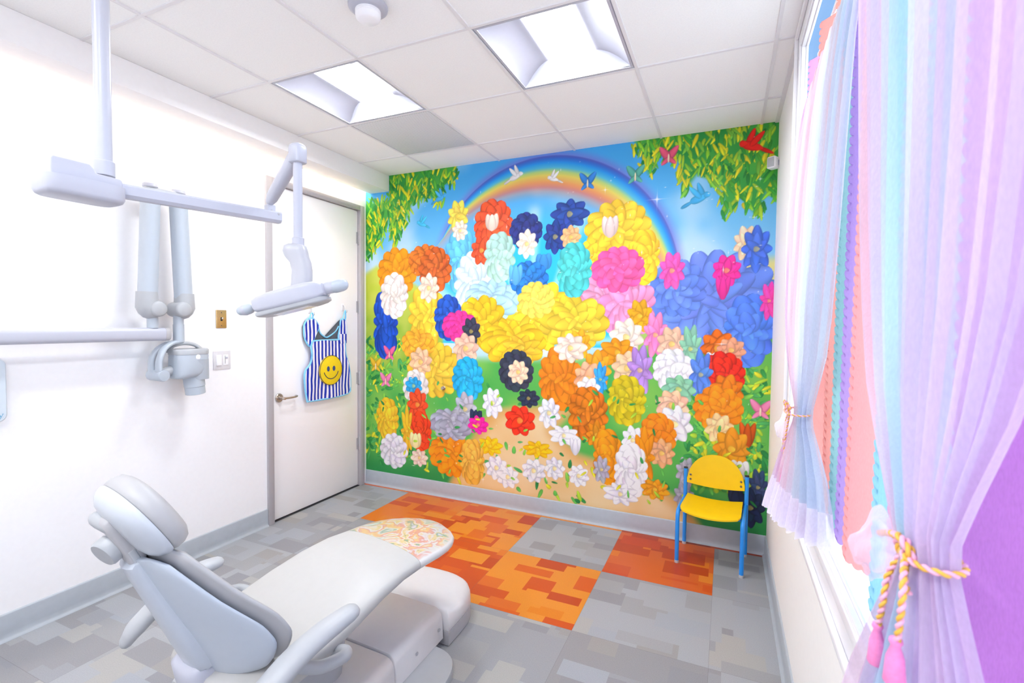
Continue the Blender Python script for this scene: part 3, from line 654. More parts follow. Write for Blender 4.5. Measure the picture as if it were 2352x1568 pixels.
# switches on the left wall
s1 = empty('light_switch', (0, 1.44, 1.478), 0, 'brass plate with single toggle switch on the left wall', 'switch')
build('plate', MB().box((0, 1.404, 1.420), (.006, 1.474, 1.536)), brass, s1, bevel=.003, seg=3)
build('toggle', MB().obox((.011, 1.439, 1.48), ((1, 0, .5), (0, 1, 0), (-.5, 0, 1)), (.010, .004, .005)), chrome, s1, bevel=.0015, seg=2)
build('toggle_slot', MB().box((.0055, 1.432, 1.466), (.0068, 1.446, 1.490)), dark, s1)
for z in (1.436, 1.520): build('screw', MB().lathe([(0, 0), (.004, 0), (.003, .0016), (0, .0018)], (.006, 1.439, z), (1, 0, 0), 14), screw_m, s1)
s2 = empty('light_switch', (0, 1.44, 1.213), 0, 'white double plate with rocker and slide dimmer on the left wall', 'switch')
build('plate', MB().box((0, 1.381, 1.154), (.006, 1.499, 1.274)), mat('switch_plate_white', 'DCD9DC', .4), s2, bevel=.003, seg=3)
build('rocker', MB().obox((.007, 1.417, 1.214), ((1, 0, .05), (0, 1, 0), (-.05, 0, 1)), (.004, .0165, .034)), trim_white, s2, bevel=.0015, seg=2)
build('dimmer', MB().box((.005, 1.447, 1.180), (.009, 1.480, 1.248)), trim_white, s2, bevel=.001, seg=2)
build('slider', MB().box((.008, 1.456, 1.222), (.014, 1.474, 1.234)), plastic, s2, bevel=.0015, seg=2)
build('slider_slot', MB().box((.0085, 1.455, 1.19), (.0094, 1.461, 1.242)), grey_mid, s2)

# ------------------------------------------------------------------ wall-mounted x-ray arm and tube head
xr = empty('dental_x_ray_unit', (0, .95, 1.39), 0, 'white wall-mounted dental x-ray unit with long jointed arm and tube head', 'x-ray machine')
a = MB(); rg = []
for y in (-.35, 1.015): rg.append(sring((.12, y, 1.391), (1, 0, 0), (0, 0, 1), .036, .036, 3.2, 28))
build('wall_arm', a.loft(rg), plastic, xr, ang=50)
build('arm_end_cap', MB().loft([sring((.12, y, 1.391), (1, 0, 0), (0, 0, 1), q, q, 3.2, 28) for y, q in ((1.015, .0368), (1.038, .0368), (1.043, .033), (1.044, .02))]), grey_mid, xr, ang=50)
build('wall_mount', MB().box((0, -.42, 1.30), (.09, -.28, 1.48)), plastic, xr, bevel=.012)
def boot(x, y, z, s):
    """grey joint cover hugging the lower end of a tube, with a round pivot disc at one side"""
    b = MB()
    b.loft([sring((x, y-s*.004, z+.085), (1, 0, 0), (0, 1, 0), .049, .049, 2, 28), sring((x, y-s*.004, z+.0), (1, 0, 0), (0, 1, 0), .052, .050, 2.3, 28),
            sring((x, y+s*.004, z-.03), (1, 0, 0), (0, 1, 0), .048, .044, 2.3, 28), sring((x, y+s*.010, z-.052), (1, 0, 0), (0, 1, 0), .034, .03, 2.2, 28), sring((x, y+s*.012, z-.060), (1, 0, 0), (0, 1, 0), .014, .012, 2, 28)])
    b.lathe([(.0, -.058), (.032, -.058), (.041, -.052), (.043, -.04), (.043, .04), (.041, .052), (.032, .058), (0, .058)], (x, y+s*.028, z-.006), (1, 0, 0), 32)
    return b
for (xa, ya, yb, s, stem) in ((.125, .940, .962, 1, (.125, .962)), (.125, 1.128, 1.108, -1, (.125, 1.098))):
    build('tube_arm', MB().tube([(xa, ya, 1.595), (xa, yb, 2.12)], .0455, 32), plastic_cool, xr)
    build('joint_cover', boot(xa, ya, 1.535, s), plastic_grey, xr, ang=50)
    build('elbow_collar', MB().tube([(xa, yb, 2.115), (xa, yb+.001, 2.165)], .047, 32), plastic_grey, xr)
    build('elbow_knob', MB().lathe([(.0, .0), (.032, 0), (.036, .006), (.034, .02), (.022, .03), (0, .032)], (xa, yb, 2.178), (0, 0, 1), 28), plastic, xr)
build('elbow_link', MB().tube([(.125, .955, 2.163), (.125, 1.115, 2.163)], .03, 24, dome=True), plastic_grey, xr)
build('stem', MB().lathe([(.026, 0), (.026, .085), (.022, .085)], (.125, .962, 1.425), (0, 0, 1), 28), plastic_cool, xr)
build('stem', MB().lathe([(.0, -.005), (.028, 0), (.0275, .10), (.0255, .10), (.0255, .15)], (.125, 1.098, 1.345), (0, 0, 1), 28), plastic_cool, xr)
# yoke: two curved plates joined by a hub
yk = MB()
ypath = smooth_path([(.125, 1.105, 1.345), (.125, 1.05, 1.338), (.125, 1.0, 1.305), (.125, .975, 1.25), (.125, .972, 1.19)], 6)
for dx in (-.036, .030):
    yk.tube([p+Vector((dx*min(1, 1.6*i/(len(ypath)-1)), 0, 0)) for i, p in enumerate(ypath)], [.019+.005*(i/(len(ypath)-1)) for i in range(len(ypath))], 16, flat=(1.05, .62), up=(0, .6, -.8), dome=True)
build('yoke', yk, plastic_cool, xr, ang=60)
build('yoke_hub', MB().lathe([(0, -.064), (.024, -.064), (.031, -.058), (.032, -.05), (.032, .05), (.028, .058), (0, .06)], (.125, .985, 1.165), (1, 0, 0), 32), plastic_cool, xr)
build('pivot', MB().tube([(.125, .99, 1.17), (.125, 1.06, 1.19)], .026, 24), plastic_grey, xr)
# tube head: tapered rounded body
hd = [(1.275, 1.147, .096, .072), (1.262, 1.147, .098, .074), (1.22, 1.146, .0965, .074), (1.19, 1.143, .094, .073), (1.165, 1.133, .084, .07), (1.148, 1.118, .068, .064), (1.138, 1.105, .05, .05), (1.135, 1.10, .02, .02)]
rg = [sring((.135, y, z), (0, 1, 0), (1, 0, 0), a_, b_, 2.7, 40) for z, y, a_, b_ in hd]
build('tube_head', MB().loft(rg), plastic_cool, xr, ang=60)
rg = [sring((.135, 1.147, 1.274), (0, 1, 0), (1, 0, 0), .0985, .0745, 2.7, 40), sring((.135, 1.147, 1.298), (0, 1, 0), (1, 0, 0), .099, .075, 2.7, 40),
      sring((.135, 1.147, 1.305), (0, 1, 0), (1, 0, 0), .093, .069, 2.6, 40), sring((.135, 1.15, 1.300), (0, 1, 0), (1, 0, 0), .06, .04, 2.4, 40), sring((.135, 1.15, 1.296), (0, 1, 0), (1, 0, 0), .02, .015, 2, 40)]
build('head_cap', MB().loft(rg), plastic_grey, xr, ang=50)
build('handle', MB().tube(smooth_path([(.09, 1.060, 1.296), (.085, 1.09, 1.322), (.085, 1.15, 1.334), (.09, 1.205, 1.325), (.10, 1.238, 1.300)], 6), .014, 16, flat=(1.2, .8), up=(0, 0, 1), dome=True), plastic_grey, xr)
cn = MB().lathe([(.054, .07), (.054, .0), (.0515, -.002), (.0515, -.045), (.048, -.047), (.044, -.04), (0, -.03)], (.135, 1.178, 1.085), (0, -.10, 1), 36)
build('cone', cn, plastic_cool, xr)
build('cone_shroud', MB().loft([sring((.135, 1.172+.02*q, 1.245-.12*q), (0, 1, 0), (1, 0, 0), .072-.012*q, .078-.02*q, 2.3, 32) for q in (0, .3, .6, 1)]), plastic_cool, xr)
build('status_button', MB().lathe([(0, 0), (.0155, 0), (.016, .003), (.012, .006), (0, .007)], (.204, 1.155, 1.258), (1, .15, 0), 24), trim_white, xr)

# control box at the left edge with the last letter of its script wordmark
cp = empty('control_box', (0, .33, 1.15), 0, 'pale grey rounded control box on the left wall under the x-ray arm', 'control box')
rr = []
for xq, ins in ((-.001, .0), (.004, 0), (.042, 0), (.050, .006)):
    ringp = []
    for (cy_, cz_, a0) in ((.366, 1.262, 0), (.20, 1.262, 90), (.20, 1.044, 180), (.366, 1.044, 270)):
        for q in range(7):
            t = math.radians(a0+q*15); rad = .036-ins
            ringp.append((xq, cy_+rad*math.cos(t), cz_+rad*math.sin(t)))
    rr.append(ringp)
build('case', MB().loft(rr), mat('grey_blue_plastic', 'CBD5DE', .4, var=.01), cp, ang=40)
lt = MB(); xl = .0502
def stroke(p, q, w):
    p = Vector((xl, *p)); q = Vector((xl, *q)); dd = (q-p).normalized(); nn = Vector((0, -dd.z, dd.y))*w/2
    lt.prism([p-nn, q-nn, q+nn, p+nn], (.0006, 0, 0))
oy, oz = .372, 1.037
stroke((oy, oz+.009), (oy+.006, oz-.004), .003); stroke((oy+.013, oz+.009), (oy+.003, oz-.012), .0016)
stroke((oy+.004, oz-.0115), (oy-.002, oz-.0135), .0024); stroke((oy-.002, oz+.009), (oy+.003, oz+.009), .0014); stroke((oy+.010, oz+.009), (oy+.015, oz+.009), .0014)
build('letter', lt, mat('teal_print', '5FA3C4', .5), cp, flat=True)

# ------------------------------------------------------------------ hooks and striped apron on the door
def hook(y, z, label):
    h = empty('wall_hook', (-.014, y, z), 0, label, 'hook', 'hooks on the door')
    build('backplate', MB().box((-.014, y-.017, z-.028), (-.009, y+.017, z+.028)), mat('clear_plate', 'F4F0F2', .3), h, bevel=.004, seg=3)
    build('metal_hook', MB().tube(smooth_path([(-.009, y, z+.014), (.006, y, z+.012), (.008, y, z-.01), (.010, y, z-.036), (.022, y, z-.046), (.034, y, z-.036), (.034, y, z-.022)], 5), .0024, 10, dome=True), chrome, h)
hook(2.180, 1.560, 'metal hook on the door holding the apron\'s left shoulder loop')
hook(2.535, 1.590, 'metal hook on the door holding the apron\'s right shoulder loop')

ap = empty('lead_apron', (.02, 2.34, .85), 0, 'blue and white striped child\'s lead apron with yellow smiley, hanging on the door', 'apron')
def stripes():
    m = bpy.data.materials.new('blue_white_stripes'); m.use_nodes = True
    nt = m.node_tree; N = nt.nodes; L = nt.links; b = N['Principled BSDF']
    tc = N.new('ShaderNodeTexCoord'); sp_ = N.new('ShaderNodeSeparateXYZ'); L.new(tc.outputs['Object'], sp_.inputs[0])
    nz = N.new('ShaderNodeTexNoise'); nz.inputs['Scale'].default_value = 5; L.new(tc.outputs['Object'], nz.inputs['Vector'])
    ma = N.new('ShaderNodeMath'); ma.operation = 'MULTIPLY_ADD'; ma.inputs[1].default_value = .035; L.new(nz.outputs['Fac'], ma.inputs[0]); L.new(sp_.outputs['Y'], ma.inputs[2])
    dv = N.new('ShaderNodeMath'); dv.operation = 'MULTIPLY'; dv.inputs[1].default_value = 1/.037; L.new(ma.outputs[0], dv.inputs[0])
    fr = N.new('ShaderNodeMath'); fr.operation = 'FRACT'; L.new(dv.outputs[0], fr.inputs[0])
    lt_ = N.new('ShaderNodeMath'); lt_.operation = 'LESS_THAN'; lt_.inputs[1].default_value = .52; L.new(fr.outputs[0], lt_.inputs[0])
    mx = N.new('ShaderNodeMix'); mx.data_type = 'RGBA'; mx.inputs['A'].default_value = (*lin('F2EFF8'), 1); mx.inputs['B'].default_value = (*lin('0C2FB0'), 1)
    L.new(lt_.outputs[0], mx.inputs['Factor']); L.new(mx.outputs['Result'], b.inputs['Base Color']); b.inputs['Roughness'].default_value = .45
    return m
st = stripes(); piping = mat('light_blue_binding', '86CDEF', .6, var=.04); lining = mat('dark_lining', '5A5E66', .6, var=.12)
def panel(name, outline, x, th, m, parent, bulge=.008):
    """padded cloth panel: outline in (y,z); gently domed"""
    bm = bmesh.new(); vs = [bm.verts.new((0, y, z)) for y, z in outline]; bm.faces.new(vs)
    bmesh.ops.triangulate(bm, faces=bm.faces[:])
    bmesh.ops.subdivide_edges(bm, edges=bm.edges[:], cuts=3, use_grid_fill=True)
    cy_ = sum(p[0] for p in outline)/len(outline); cz_ = sum(p[1] for p in outline)/len(outline)
    for v_ in bm.verts:
        y, z = v_.co.y, v_.co.z
        v_.co.x = x+bulge*(math.sin(y*31+z*4)*.35+math.sin(y*17-z*9)*.4)
    bmesh.ops.recalc_face_normals(bm, faces=bm.faces[:])
    V = [tuple(v_.co) for v_ in bm.verts]; idx = {v_: i for i, v_ in enumerate(bm.verts)}
    F = [tuple(idx[v_] for v_ in f.verts) for f in bm.faces]; bm.free()
    n = len(V); V2 = [(a_-th, b_, c_) for a_, b_, c_ in V]
    edges = {}
    for f in F:
        for i in range(len(f)):
            e = (f[i], f[(i+1) % len(f)]); kk = tuple(sorted(e)); edges.setdefault(kk, []).append(e)
    FS = F+[tuple(i+n for i in reversed(f)) for f in F]+[(e[0][1], e[0][0], e[0][0]+n, e[0][1]+n) for e in edges.values() if len(e) == 1]
    return build(name, (V+V2, FS), m, parent, ang=60)
body = [(2.167,1.311),(2.149,1.27),(2.157,1.213),(2.137,1.139),(2.089,1.083),(2.085,.993),(2.107,.863),(2.135,.847),(2.316,.844),(2.549,.855),(2.58,.922),(2.561,1.074),(2.52,1.193),(2.516,1.292),(2.50,1.318),(2.448,1.318),(2.34,1.318),(2.217,1.317)]
yoke_b = [(2.149,1.492),(2.115,1.47),(2.092,1.425),(2.101,1.335),(2.140,1.28),(2.30,1.255),(2.50,1.27),(2.530,1.33),(2.544,1.40),(2.544,1.464),(2.512,1.492),(2.480,1.48),(2.465,1.43),(2.43,1.385),(2.351,1.345),(2.309,1.343),(2.262,1.375),(2.240,1.43),(2.20,1.485)]
sh_l = [(2.149,1.492),(2.115,1.47),(2.092,1.425),(2.101,1.335),(2.145,1.275),(2.185,1.32),(2.215,1.37),(2.240,1.43),(2.20,1.485)]
sh_r = [(2.544,1.464),(2.512,1.492),(2.480,1.48),(2.472,1.42),(2.455,1.33),(2.50,1.30),(2.530,1.33),(2.546,1.40)]
panel('back_panel', yoke_b, .006, .008, lining, ap, .003)
bp = panel('front_panel', body, .034, .014, st, ap)
panel('shoulder', sh_l, .022, .010, st, ap, .004); panel('shoulder', sh_r, .022, .010, st, ap, .004)
def bind(pts, x, closed=True, r=.0075):
    P = [(x+.008*(math.sin(y*31+z*4)*.35+math.sin(y*17-z*9)*.4)-.006, y, z) for y, z in pts]
    if closed: P = P+[P[0]]
    return MB().tube(smooth_path(P, 4), r, 10)
build('binding', bind(body, .034), piping, ap)
build('binding', bind(sh_l, .022, r=.0065), piping, ap); build('binding', bind(sh_r, .022, r=.0065), piping, ap)
build('binding', bind([(2.240,1.43),(2.262,1.375),(2.309,1.343),(2.351,1.345),(2.43,1.385),(2.465,1.43)], .014, False, .006), piping, ap)
build('closure_tab', MB().box((.028, 2.455, 1.285), (.036, 2.53, 1.365)), st, ap, bevel=.003)
for y0_, y1_, zt in ((2.149, 2.165, 1.535), (2.505, 2.52, 1.565)):
    build('hanging_loop', MB().tube(smooth_path([(.02, y0_-.005, 1.478), (.024, y0_+.002, 1.52), (.026, y0_+.018, zt), (.022, y1_+.012, 1.51), (.018, y1_+.008, 1.478)], 5), .007, 8, flat=(1, .4)), piping, ap)
# smiley patch
yc, zc = 2.345, 1.073
def disc(cy_, cz_, ry, rz, x, th, n=48): return MB().prism([(x, cy_+ry*math.cos(2*PI*q/n), cz_+rz*math.sin(2*PI*q/n)) for q in range(n)], (th, 0, 0))
fp = build('smiley_patch', disc(yc, zc, .122, .121, .030, .013), mat('yellow_felt', 'F2D112', .7, var=.03), ap, bevel=.003, seg=2)
ink = mat('navy_ink', '27304E', .6)
build('outline', MB().tube([(.0435, yc+.121*math.cos(2*PI*q/48), zc+.120*math.sin(2*PI*q/48)) for q in range(49)], .0022, 8), ink, fp)
for y in (2.313, 2.374): build('eye', disc(y, 1.086, .0145, .021, .043, .002, 24), mat('eye_blue', '3A4A7C', .6), fp)
build('mouth', MB().tube([(.0436, yc+.082*math.sin(t), zc+.018-.088*math.cos(t)*1.0+.0) for t in [math.radians(-68+136*q/20) for q in range(21)]], .0032, 8, dome=True), ink, fp)

# ------------------------------------------------------------------ ceiling-hung dental operating light
dl = empty('dental_light', (1.236, .205, H), 0, 'white ceiling-mounted dental light on jointed arms above the chair', 'dental light')
build('pole', MB().tube([(1.236, .205, H-.002), (1.236, .205, 1.93)], .0215, 32), plastic, dl)
build('ceiling_plate', MB().lathe([(0, 0), (.075, 0), (.075, -.008), (.034, -.014), (.034, -.05), (.0, -.05)], (1.236, .205, H-.006), n=36), plastic, dl)
build('pole_collar', MB().lathe([(.0225, 0), (.027, -.004), (.027, -.045), (.0, -.045)], (1.236, .205, 1.952), n=32), plastic, dl)
hb = MB(); ax_y = Vector((.03, 1, 0)).normalized(); ax_x = Vector((1, -.03, 0)).normalized()
hc = Vector((1.246, .140, 1.850))
hb.loft([sring(hc+Vector((0, 0, dz)), ax_y, ax_x, .098*q, .060*q2, 4.5, 48) for dz, q, q2 in ((-.032, .88, .80), (-.028, .95, .91), (-.018, 1, 1), (.012, 1, 1), (.020, 1, 1), (.0205, .985, .97))])
build('housing', hb, plastic, dl, ang=40)
hb = MB()
yz = [(.060, 1.868), (.060, 1.916), (.066, 1.921), (.150, 1.921), (.160, 1.912), (.166, 1.900), (.228, 1.898), (.233, 1.893), (.233, 1.868)]
hb.prism([(1.205, y, z) for y, z in yz], (.072, 0, 0))
build('housing_cap', hb, plastic, dl, bevel=.005, seg=3)
A0 = Vector((1.252, .225, 1.868)); A1 = Vector((1.382, .712, 1.870))
dA = (A1-A0).normalized(); nA = Vector((dA.y, -dA.x, 0))
build('level_arm', MB().loft([[p+nA*a*.020+Vector((0, 0, b*.021)) for a, b in ((1, .7), (.75, 1), (-.75, 1), (-1, .7), (-1, -.55), (-.6, -1), (.6, -1), (1, -.55))] for p in (A0, A1)]), plastic, dl, ang=25)
build('arm_end_screw', MB().lathe([(0, 0), (.005, 0), (.004, .003), (0, .003)], A1+nA*.019-dA*.012+Vector((0, 0, .012)), nA, 14), grey_mid, dl)
PV = Vector((1.356, .690, 1.905)); EL = Vector((1.626, .578, 2.046))
build('pivot_bracket', MB().obox(PV-Vector((0, 0, .012)), ((dA.x, dA.y, 0), nA, (0, 0, 1)), (.016, .016, .026)), plastic, dl, bevel=.005, seg=3)
for dz in (-.004, -.022): build('bracket_screw', MB().lathe([(0, 0), (.0035, 0), (.003, .002), (0, .002)], PV+nA*.0165+Vector((0, 0, dz-.006)), nA, 12), grey_mid, dl)
build('pivot_pin', MB().tube([PV+Vector((.0, .0, .008)), PV+Vector((.003, -.002, .034))], .009, 16), grey_mid, dl)
s0 = PV+Vector((.004, -.002, .028)); dS = (EL-s0).normalized()
build('spring_arm', MB().tube([s0, s0+dS*.03, s0+dS*.16, EL-dS*.02], [.018, .024, .026, .026], 24, flat=(.85, 1.1), up=(0, 0, 1), dome=True), plastic, dl)
build('elbow_cap', MB().loft([sring(EL+Vector((0, 0, dz)), (1, 0, 0), (0, 1, 0), q, q, 3, 28) for dz, q in ((-.036, .022), (-.033, .0255), (.012, .026), (.022, .0235), (.028, .017), (.030, .006))]), plastic, dl, ang=50)
RX, RY = 1.627, .577
build('drop_rod', MB().tube([(RX, RY, 2.012), (RX, RY, 1.745)], .0148, 28), plastic, dl)
build('rod_collar', MB().lathe([(.016, 0), (.020, -.002), (.020, -.026), (.0, -.026)], (RX, RY, 1.758), n=28), plastic, dl)
# head axis along camera-independent direction: long side tilted
HX = Vector((.90, .40, .262)).normalized(); HN = Vector((-.21, -.09, .97)); HN = (HN-HX*HN.dot(HX)).normalized(); HY = HN.cross(HX)
HC = Vector((1.622, .556, 1.548))
nk = [((RX-.010, RY-.004, 1.736), .022, .020), ((RX-.010, RY-.004, 1.730), .036, .026), ((RX-.009, RY-.004, 1.712), .041, .029), ((RX-.004, RY-.002, 1.694), .039, .029), ((RX+.009, RY+.002, 1.672), .034, .028), ((RX+.018, RY, 1.645), .0325, .027), ((RX+.019, RY-.003, 1.60), .0335, .027), ((RX+.019, RY-.008, 1.562), .035, .028)]
NX = Vector((.914, .405, 0)); NY = Vector((-.405, .914, 0))
build('swivel_neck', MB().loft([sring(Vector(p), NX, NY, a_, b_, 2.6, 32) for p, a_, b_ in nk]), mat('neck_plastic', 'B8B8BF', .35, var=.01), dl, ang=50)
# body: flat rounded shell, wider toward one end
st_ = [(-.120, .040, .010), (-.114, .050, .020), (-.095, .058, .026), (-.05, .066, .029), (.02, .070, .031), (.07, .064, .030), (.10, .052, .027), (.118, .036, .018), (.122, .018, .008)]
build('head_body', MB().loft([sring(HC+HX*u+HN*.004, HY, HN, a_, b_*1.1, 5.0, 40) for u, a_, b_ in st_]), plastic, dl, ang=35)
build('head_underside', MB().loft([sring(HC+HX*u+HN*(-.022-.006), HY, HN, a_*.88, b_*.42, 5.0, 40) for u, a_, b_ in st_]), plastic_grey, dl, ang=55)
build('lamp_window', MB().loft([sring(HC+HX*(-.06+.12*q)-HN*.0405, HY, HN, .036, .0016, 4, 20) for q in (0, .5, 1)]), mat('clear_lamp_cover', 'EFEFF2', .1), dl)
for s, l0, l1 in ((-1, .118, .165), (1, .105, .17)):
    hn = MB().tube([HC+HX*s*l0+HN*.004, HC+HX*s*(l0+.02)+HN*.006, HC+HX*s*l1+HN*.004], [.021 if s > 0 else .010, .021 if s > 0 else .010, .020], 20, dome=True)
    build('handle', hn, plastic, dl, ang=60)
for s in (-1, 1):
    u0, u1 = (-.178, -.152) if s < 0 else (.150, .176)
    build('handle_grip', MB().tube([HC+HX*u0+HN*.004, HC+HX*(u0+u1)/2+HN*.004, HC+HX*u1+HN*.004], [.0165 if s < 0 else .0215, .019 if s < 0 else .022, .0185 if s < 0 else .0215], 20, dome=True), plastic_cool, dl, ang=60)

# ------------------------------------------------------------------ dental chair
PSI = .1805
base_white = mat('base_cover_white', 'E2DFE0', .35, var=.01)
dc = empty('dental_chair', (1.69, .967, 0), -PSI, 'big reclining white and grey dental treatment chair on a floor base', 'dental chair')
CX = -.037
# base parts lie square with the room
build('base_plate', MB().loft([sring((1.615, .58, z), (1, 0, 0), (0, 1, 0), .385*q, .55*q2, 6, 64) for z, q, q2 in ((.0, 1, 1), (.036, 1, 1), (.042, .995, .997), (.045, .98, .99))]), plastic_grey, dc, ang=35)
def hump(name, x0, x1, y0, y1, z0, z1, m, r=.045):
    b = MB(); rings = []
    prof = [(x0, z0), (x0, z1-r)]
    for q in range(1, 8): t = PI-q*PI/16; prof.append((x0+r+r*math.cos(t), z1-r+r*math.sin(t)))
    prof.append(((x0+x1)/2, z1+.006))
    for q in range(0, 8): t = PI/2-q*PI/16; prof.append((x1-r+r*math.cos(t), z1-r+r*math.sin(t)))
    prof += [(x1, z1-r), (x1+.006, z0)]
    for y, e in ((y0, .006), (y0+.006, 0), (y1-.006, 0), (y1, .006)):
        cx = (x0+x1)/2; rings.append([(cx+(x-cx)*(1-e*4), y, z0+(z-z0)*(1-e*4)) for x, z in prof])
    return build(name, b.loft(rings), m, dc, ang=50)
hump('front_cover', 1.345, 1.835, .842, 1.185, .046, .182, base_white)
hump('rear_cover', 1.345, 1.840, .14, .834, .046, .176, base_white)
def pad_ring(z, ins, y1=1.545):
    pts = []; cx = 1.604; hw = .256-ins
    pts += [(cx-hw, 1.197+ins, z), (cx-hw, 1.30, z)]
    for q in range(0, 25):
        t = PI-q*PI/24; pts.append((cx+hw*math.copysign(abs(math.cos(t))**.72, math.cos(t)), 1.30+(y1-1.30-ins)*abs(math.sin(t))**.72, z))
    pts += [(cx+hw, 1.30, z), (cx+hw, 1.197+ins, z)]
    return pts
build('front_foot', MB().loft([pad_ring(z, i) for z, i in ((0, .004), (.004, 0), (.066, 0), (.068, .003))]), grey_mid, dc, ang=40)
build('front_foot_cover', MB().loft([pad_ring(z, i) for z, i in ((.0685, .002), (.072, 0), (.115, .002), (.138, .010), (.152, .026), (.160, .05), (.163, .09))]), base_white, dc, ang=50)
for x, y in ((1.841, 1.15), (1.841, .98)): build('cover_screw', MB().lathe([(0, 0), (.008, 0), (.007, .002), (0, .0015)], (x-.0015, y, .10), (1, 0, 0), 16), grey_mid, dc)
build('lift_column', MB().loft([sring((CX, -.42+.03*q, .15+.26*q), (1, 0, 0), (0, 1, 0), .13, .17, 4, 32) for q in (0, .5, 1)]), plastic_grey, dc, local=True)
# seat and leg rest: one upholstered shell
st_ = [(-.725, .405, .13, .04), (-.718, .410, .165, .07), (-.695, .416, .20, .09), (-.65, .424, .238, .10), (-.58, .436, .264, .10), (-.46, .460, .274, .098), (-.33, .497, .269, .090), (-.20, .527, .258, .080), (-.09, .540, .248, .072), (0, .538, .240, .066)]
def cush_ring(t, z, hw, th, crown=.012, dip=0.):
    out = []; k = 40
    for i in range(k):
        a = 2*PI*i/k; cs, sn = math.cos(a), math.sin(a)
        x = hw*math.copysign(abs(cs)**.62, cs); zz = th/2*math.copysign(abs(sn)**.62, sn)
        if sn > 0: zz += crown*(1-(x/hw)**2)-dip*(1-(x/hw)**2)**2
        out.append((CX+x, t, z-th/2+zz))
    return out
seat = build('seat_upholstery', MB().loft([cush_ring(*s) for s in st_]), vinyl, dc, local=True, ang=60)
toe = [(0.001, .538, .240, .066), (.06, .537, .239, .064), (.12, .534, .236, .062), (.18, .529, .225, .060), (.23, .523, .205, .056), (.28, .516, .172, .051), (.31, .511, .132, .043), (.328, .506, .086, .032), (.336, .500, .030, .016)]
def toe_mat():
    """clear film over a soft printed cover of mixed pale colours"""
    m = bpy.data.materials.new('printed_toe_cover'); m.use_nodes = True
    nt = m.node_tree; N = nt.nodes; L = nt.links; b = N['Principled BSDF']
    tc = N.new('ShaderNodeTexCoord'); nz = N.new('ShaderNodeTexNoise'); nz.inputs['Scale'].default_value = 7; nz.inputs['Detail'].default_value = 3; nz.inputs['Distortion'].default_value = 1.2
    L.new(tc.outputs['Object'], nz.inputs['Vector'])
    rp = N.new('ShaderNodeValToRGB'); rp.color_ramp.interpolation = 'EASE'
    cols = ['C9C8C2', '98A890', 'C6C1B6', 'D4AF78', 'CC9484', 'C8C4C0', 'D0B888', '87A088', 'C0BAC2', 'C9C5BC']
    rp.color_ramp.elements[0].color = (*lin(cols[0]), 1); rp.color_ramp.elements[1].color = (*lin(cols[-1]), 1)
    rp.color_ramp.elements[0].position = .28; rp.color_ramp.elements[1].position = .74
    for i, c_ in enumerate(cols[1:-1]):
        e = rp.color_ramp.elements.new(.28+.46*(i+1)/9); e.color = (*lin(c_), 1)
    L.new(nz.outputs['Fac'], rp.inputs['Fac'])
    # only the flat top carries the print
    sp_ = N.new('ShaderNodeSeparateXYZ'); L.new(tc.outputs['Normal'], sp_.inputs[0])
    mr = N.new('ShaderNodeMapRange'); mr.inputs['From Min'].default_value = .80; mr.inputs['From Max'].default_value = .97; L.new(sp_.outputs['Z'], mr.inputs['Value'])
    mx = N.new('ShaderNodeMix'); mx.data_type = 'RGBA'; mx.inputs['A'].default_value = (*lin('DAD8D6'), 1)
    L.new(mr.outputs['Result'], mx.inputs['Factor']); L.new(rp.outputs['Color'], mx.inputs['B']); L.new(mx.outputs['Result'], b.inputs['Base Color'])
    b.inputs['Roughness'].default_value = .3; b.inputs['Coat Weight'].default_value = .4; b.inputs['Coat Roughness'].default_value = .15
    n2 = N.new('ShaderNodeTexNoise'); n2.inputs['Scale'].default_value = 18; L.new(tc.outputs['Object'], n2.inputs['Vector'])
    bp_ = N.new('ShaderNodeBump'); bp_.inputs['Strength'].default_value = .25; bp_.inputs['Distance'].default_value = .004
    L.new(n2.outputs['Fac'], bp_.inputs['Height']); L.new(bp_.outputs['Normal'], b.inputs['Coat Normal'])
    return m
build('toe_cover', MB().loft([cush_ring(*s) for s in toe]), toe_mat(), dc, local=True, ang=60)
build('seat_frame', MB().loft([sring((CX, t, z), (1, 0, 0), (0, 0, 1), a_, b_, 5, 28) for t, z, a_, b_ in ((-.74, .325, .10, .03), (-.66, .335, .17, .045), (-.40, .37, .18, .045), (-.12, .44, .16, .03), (-.05, .462, .13, .02))]), plastic_grey, dc, local=True)

# backrest: bucket-shaped shell with a cushion set into it
B0 = Vector((0, -.705, .432)); B1 = Vector((0, -.868, .822)); dB = (B1-B0)
HWS = [-.125, -.12, -.11, -.095, -.075, -.045, -.01, .04, .10, .17, .26, .40, .55, .72, .86, .95, 1.0]
HWV = [.100, .125, .152, .178, .200, .222, .240, .253, .261, .263, .259, .243, .217, .184, .154, .132, .105]
_st = np.linspace(-.125, 1.02, 400)
def _smooth(v, w=31): return np.convolve(np.pad(v, w//2, mode='edge'), np.hanning(w+2)[1:-1]/np.hanning(w+2).sum(), mode='valid')
_hw = np.interp(_st, HWS, HWV); _hw = np.where((_st > -.02) & (_st < .97), _smooth(_hw, 61), _hw)
_ff = _smooth(np.interp(_st, [-.12, 0, .12, .3, .6, 1], [.07, .105, .13, .12, .07, .02]), 61)
HWS, HWV = _st, _hw
def back_pt(s, x, d):
    hw = interp(s, HWS, HWV); f = interp(s, _st, _ff)
    n = Vector((0, .92, .38))
    return Vector((CX+x, 0, 0))+B0+dB*s+n*(f*(abs(x)/hw)**1.9+d)
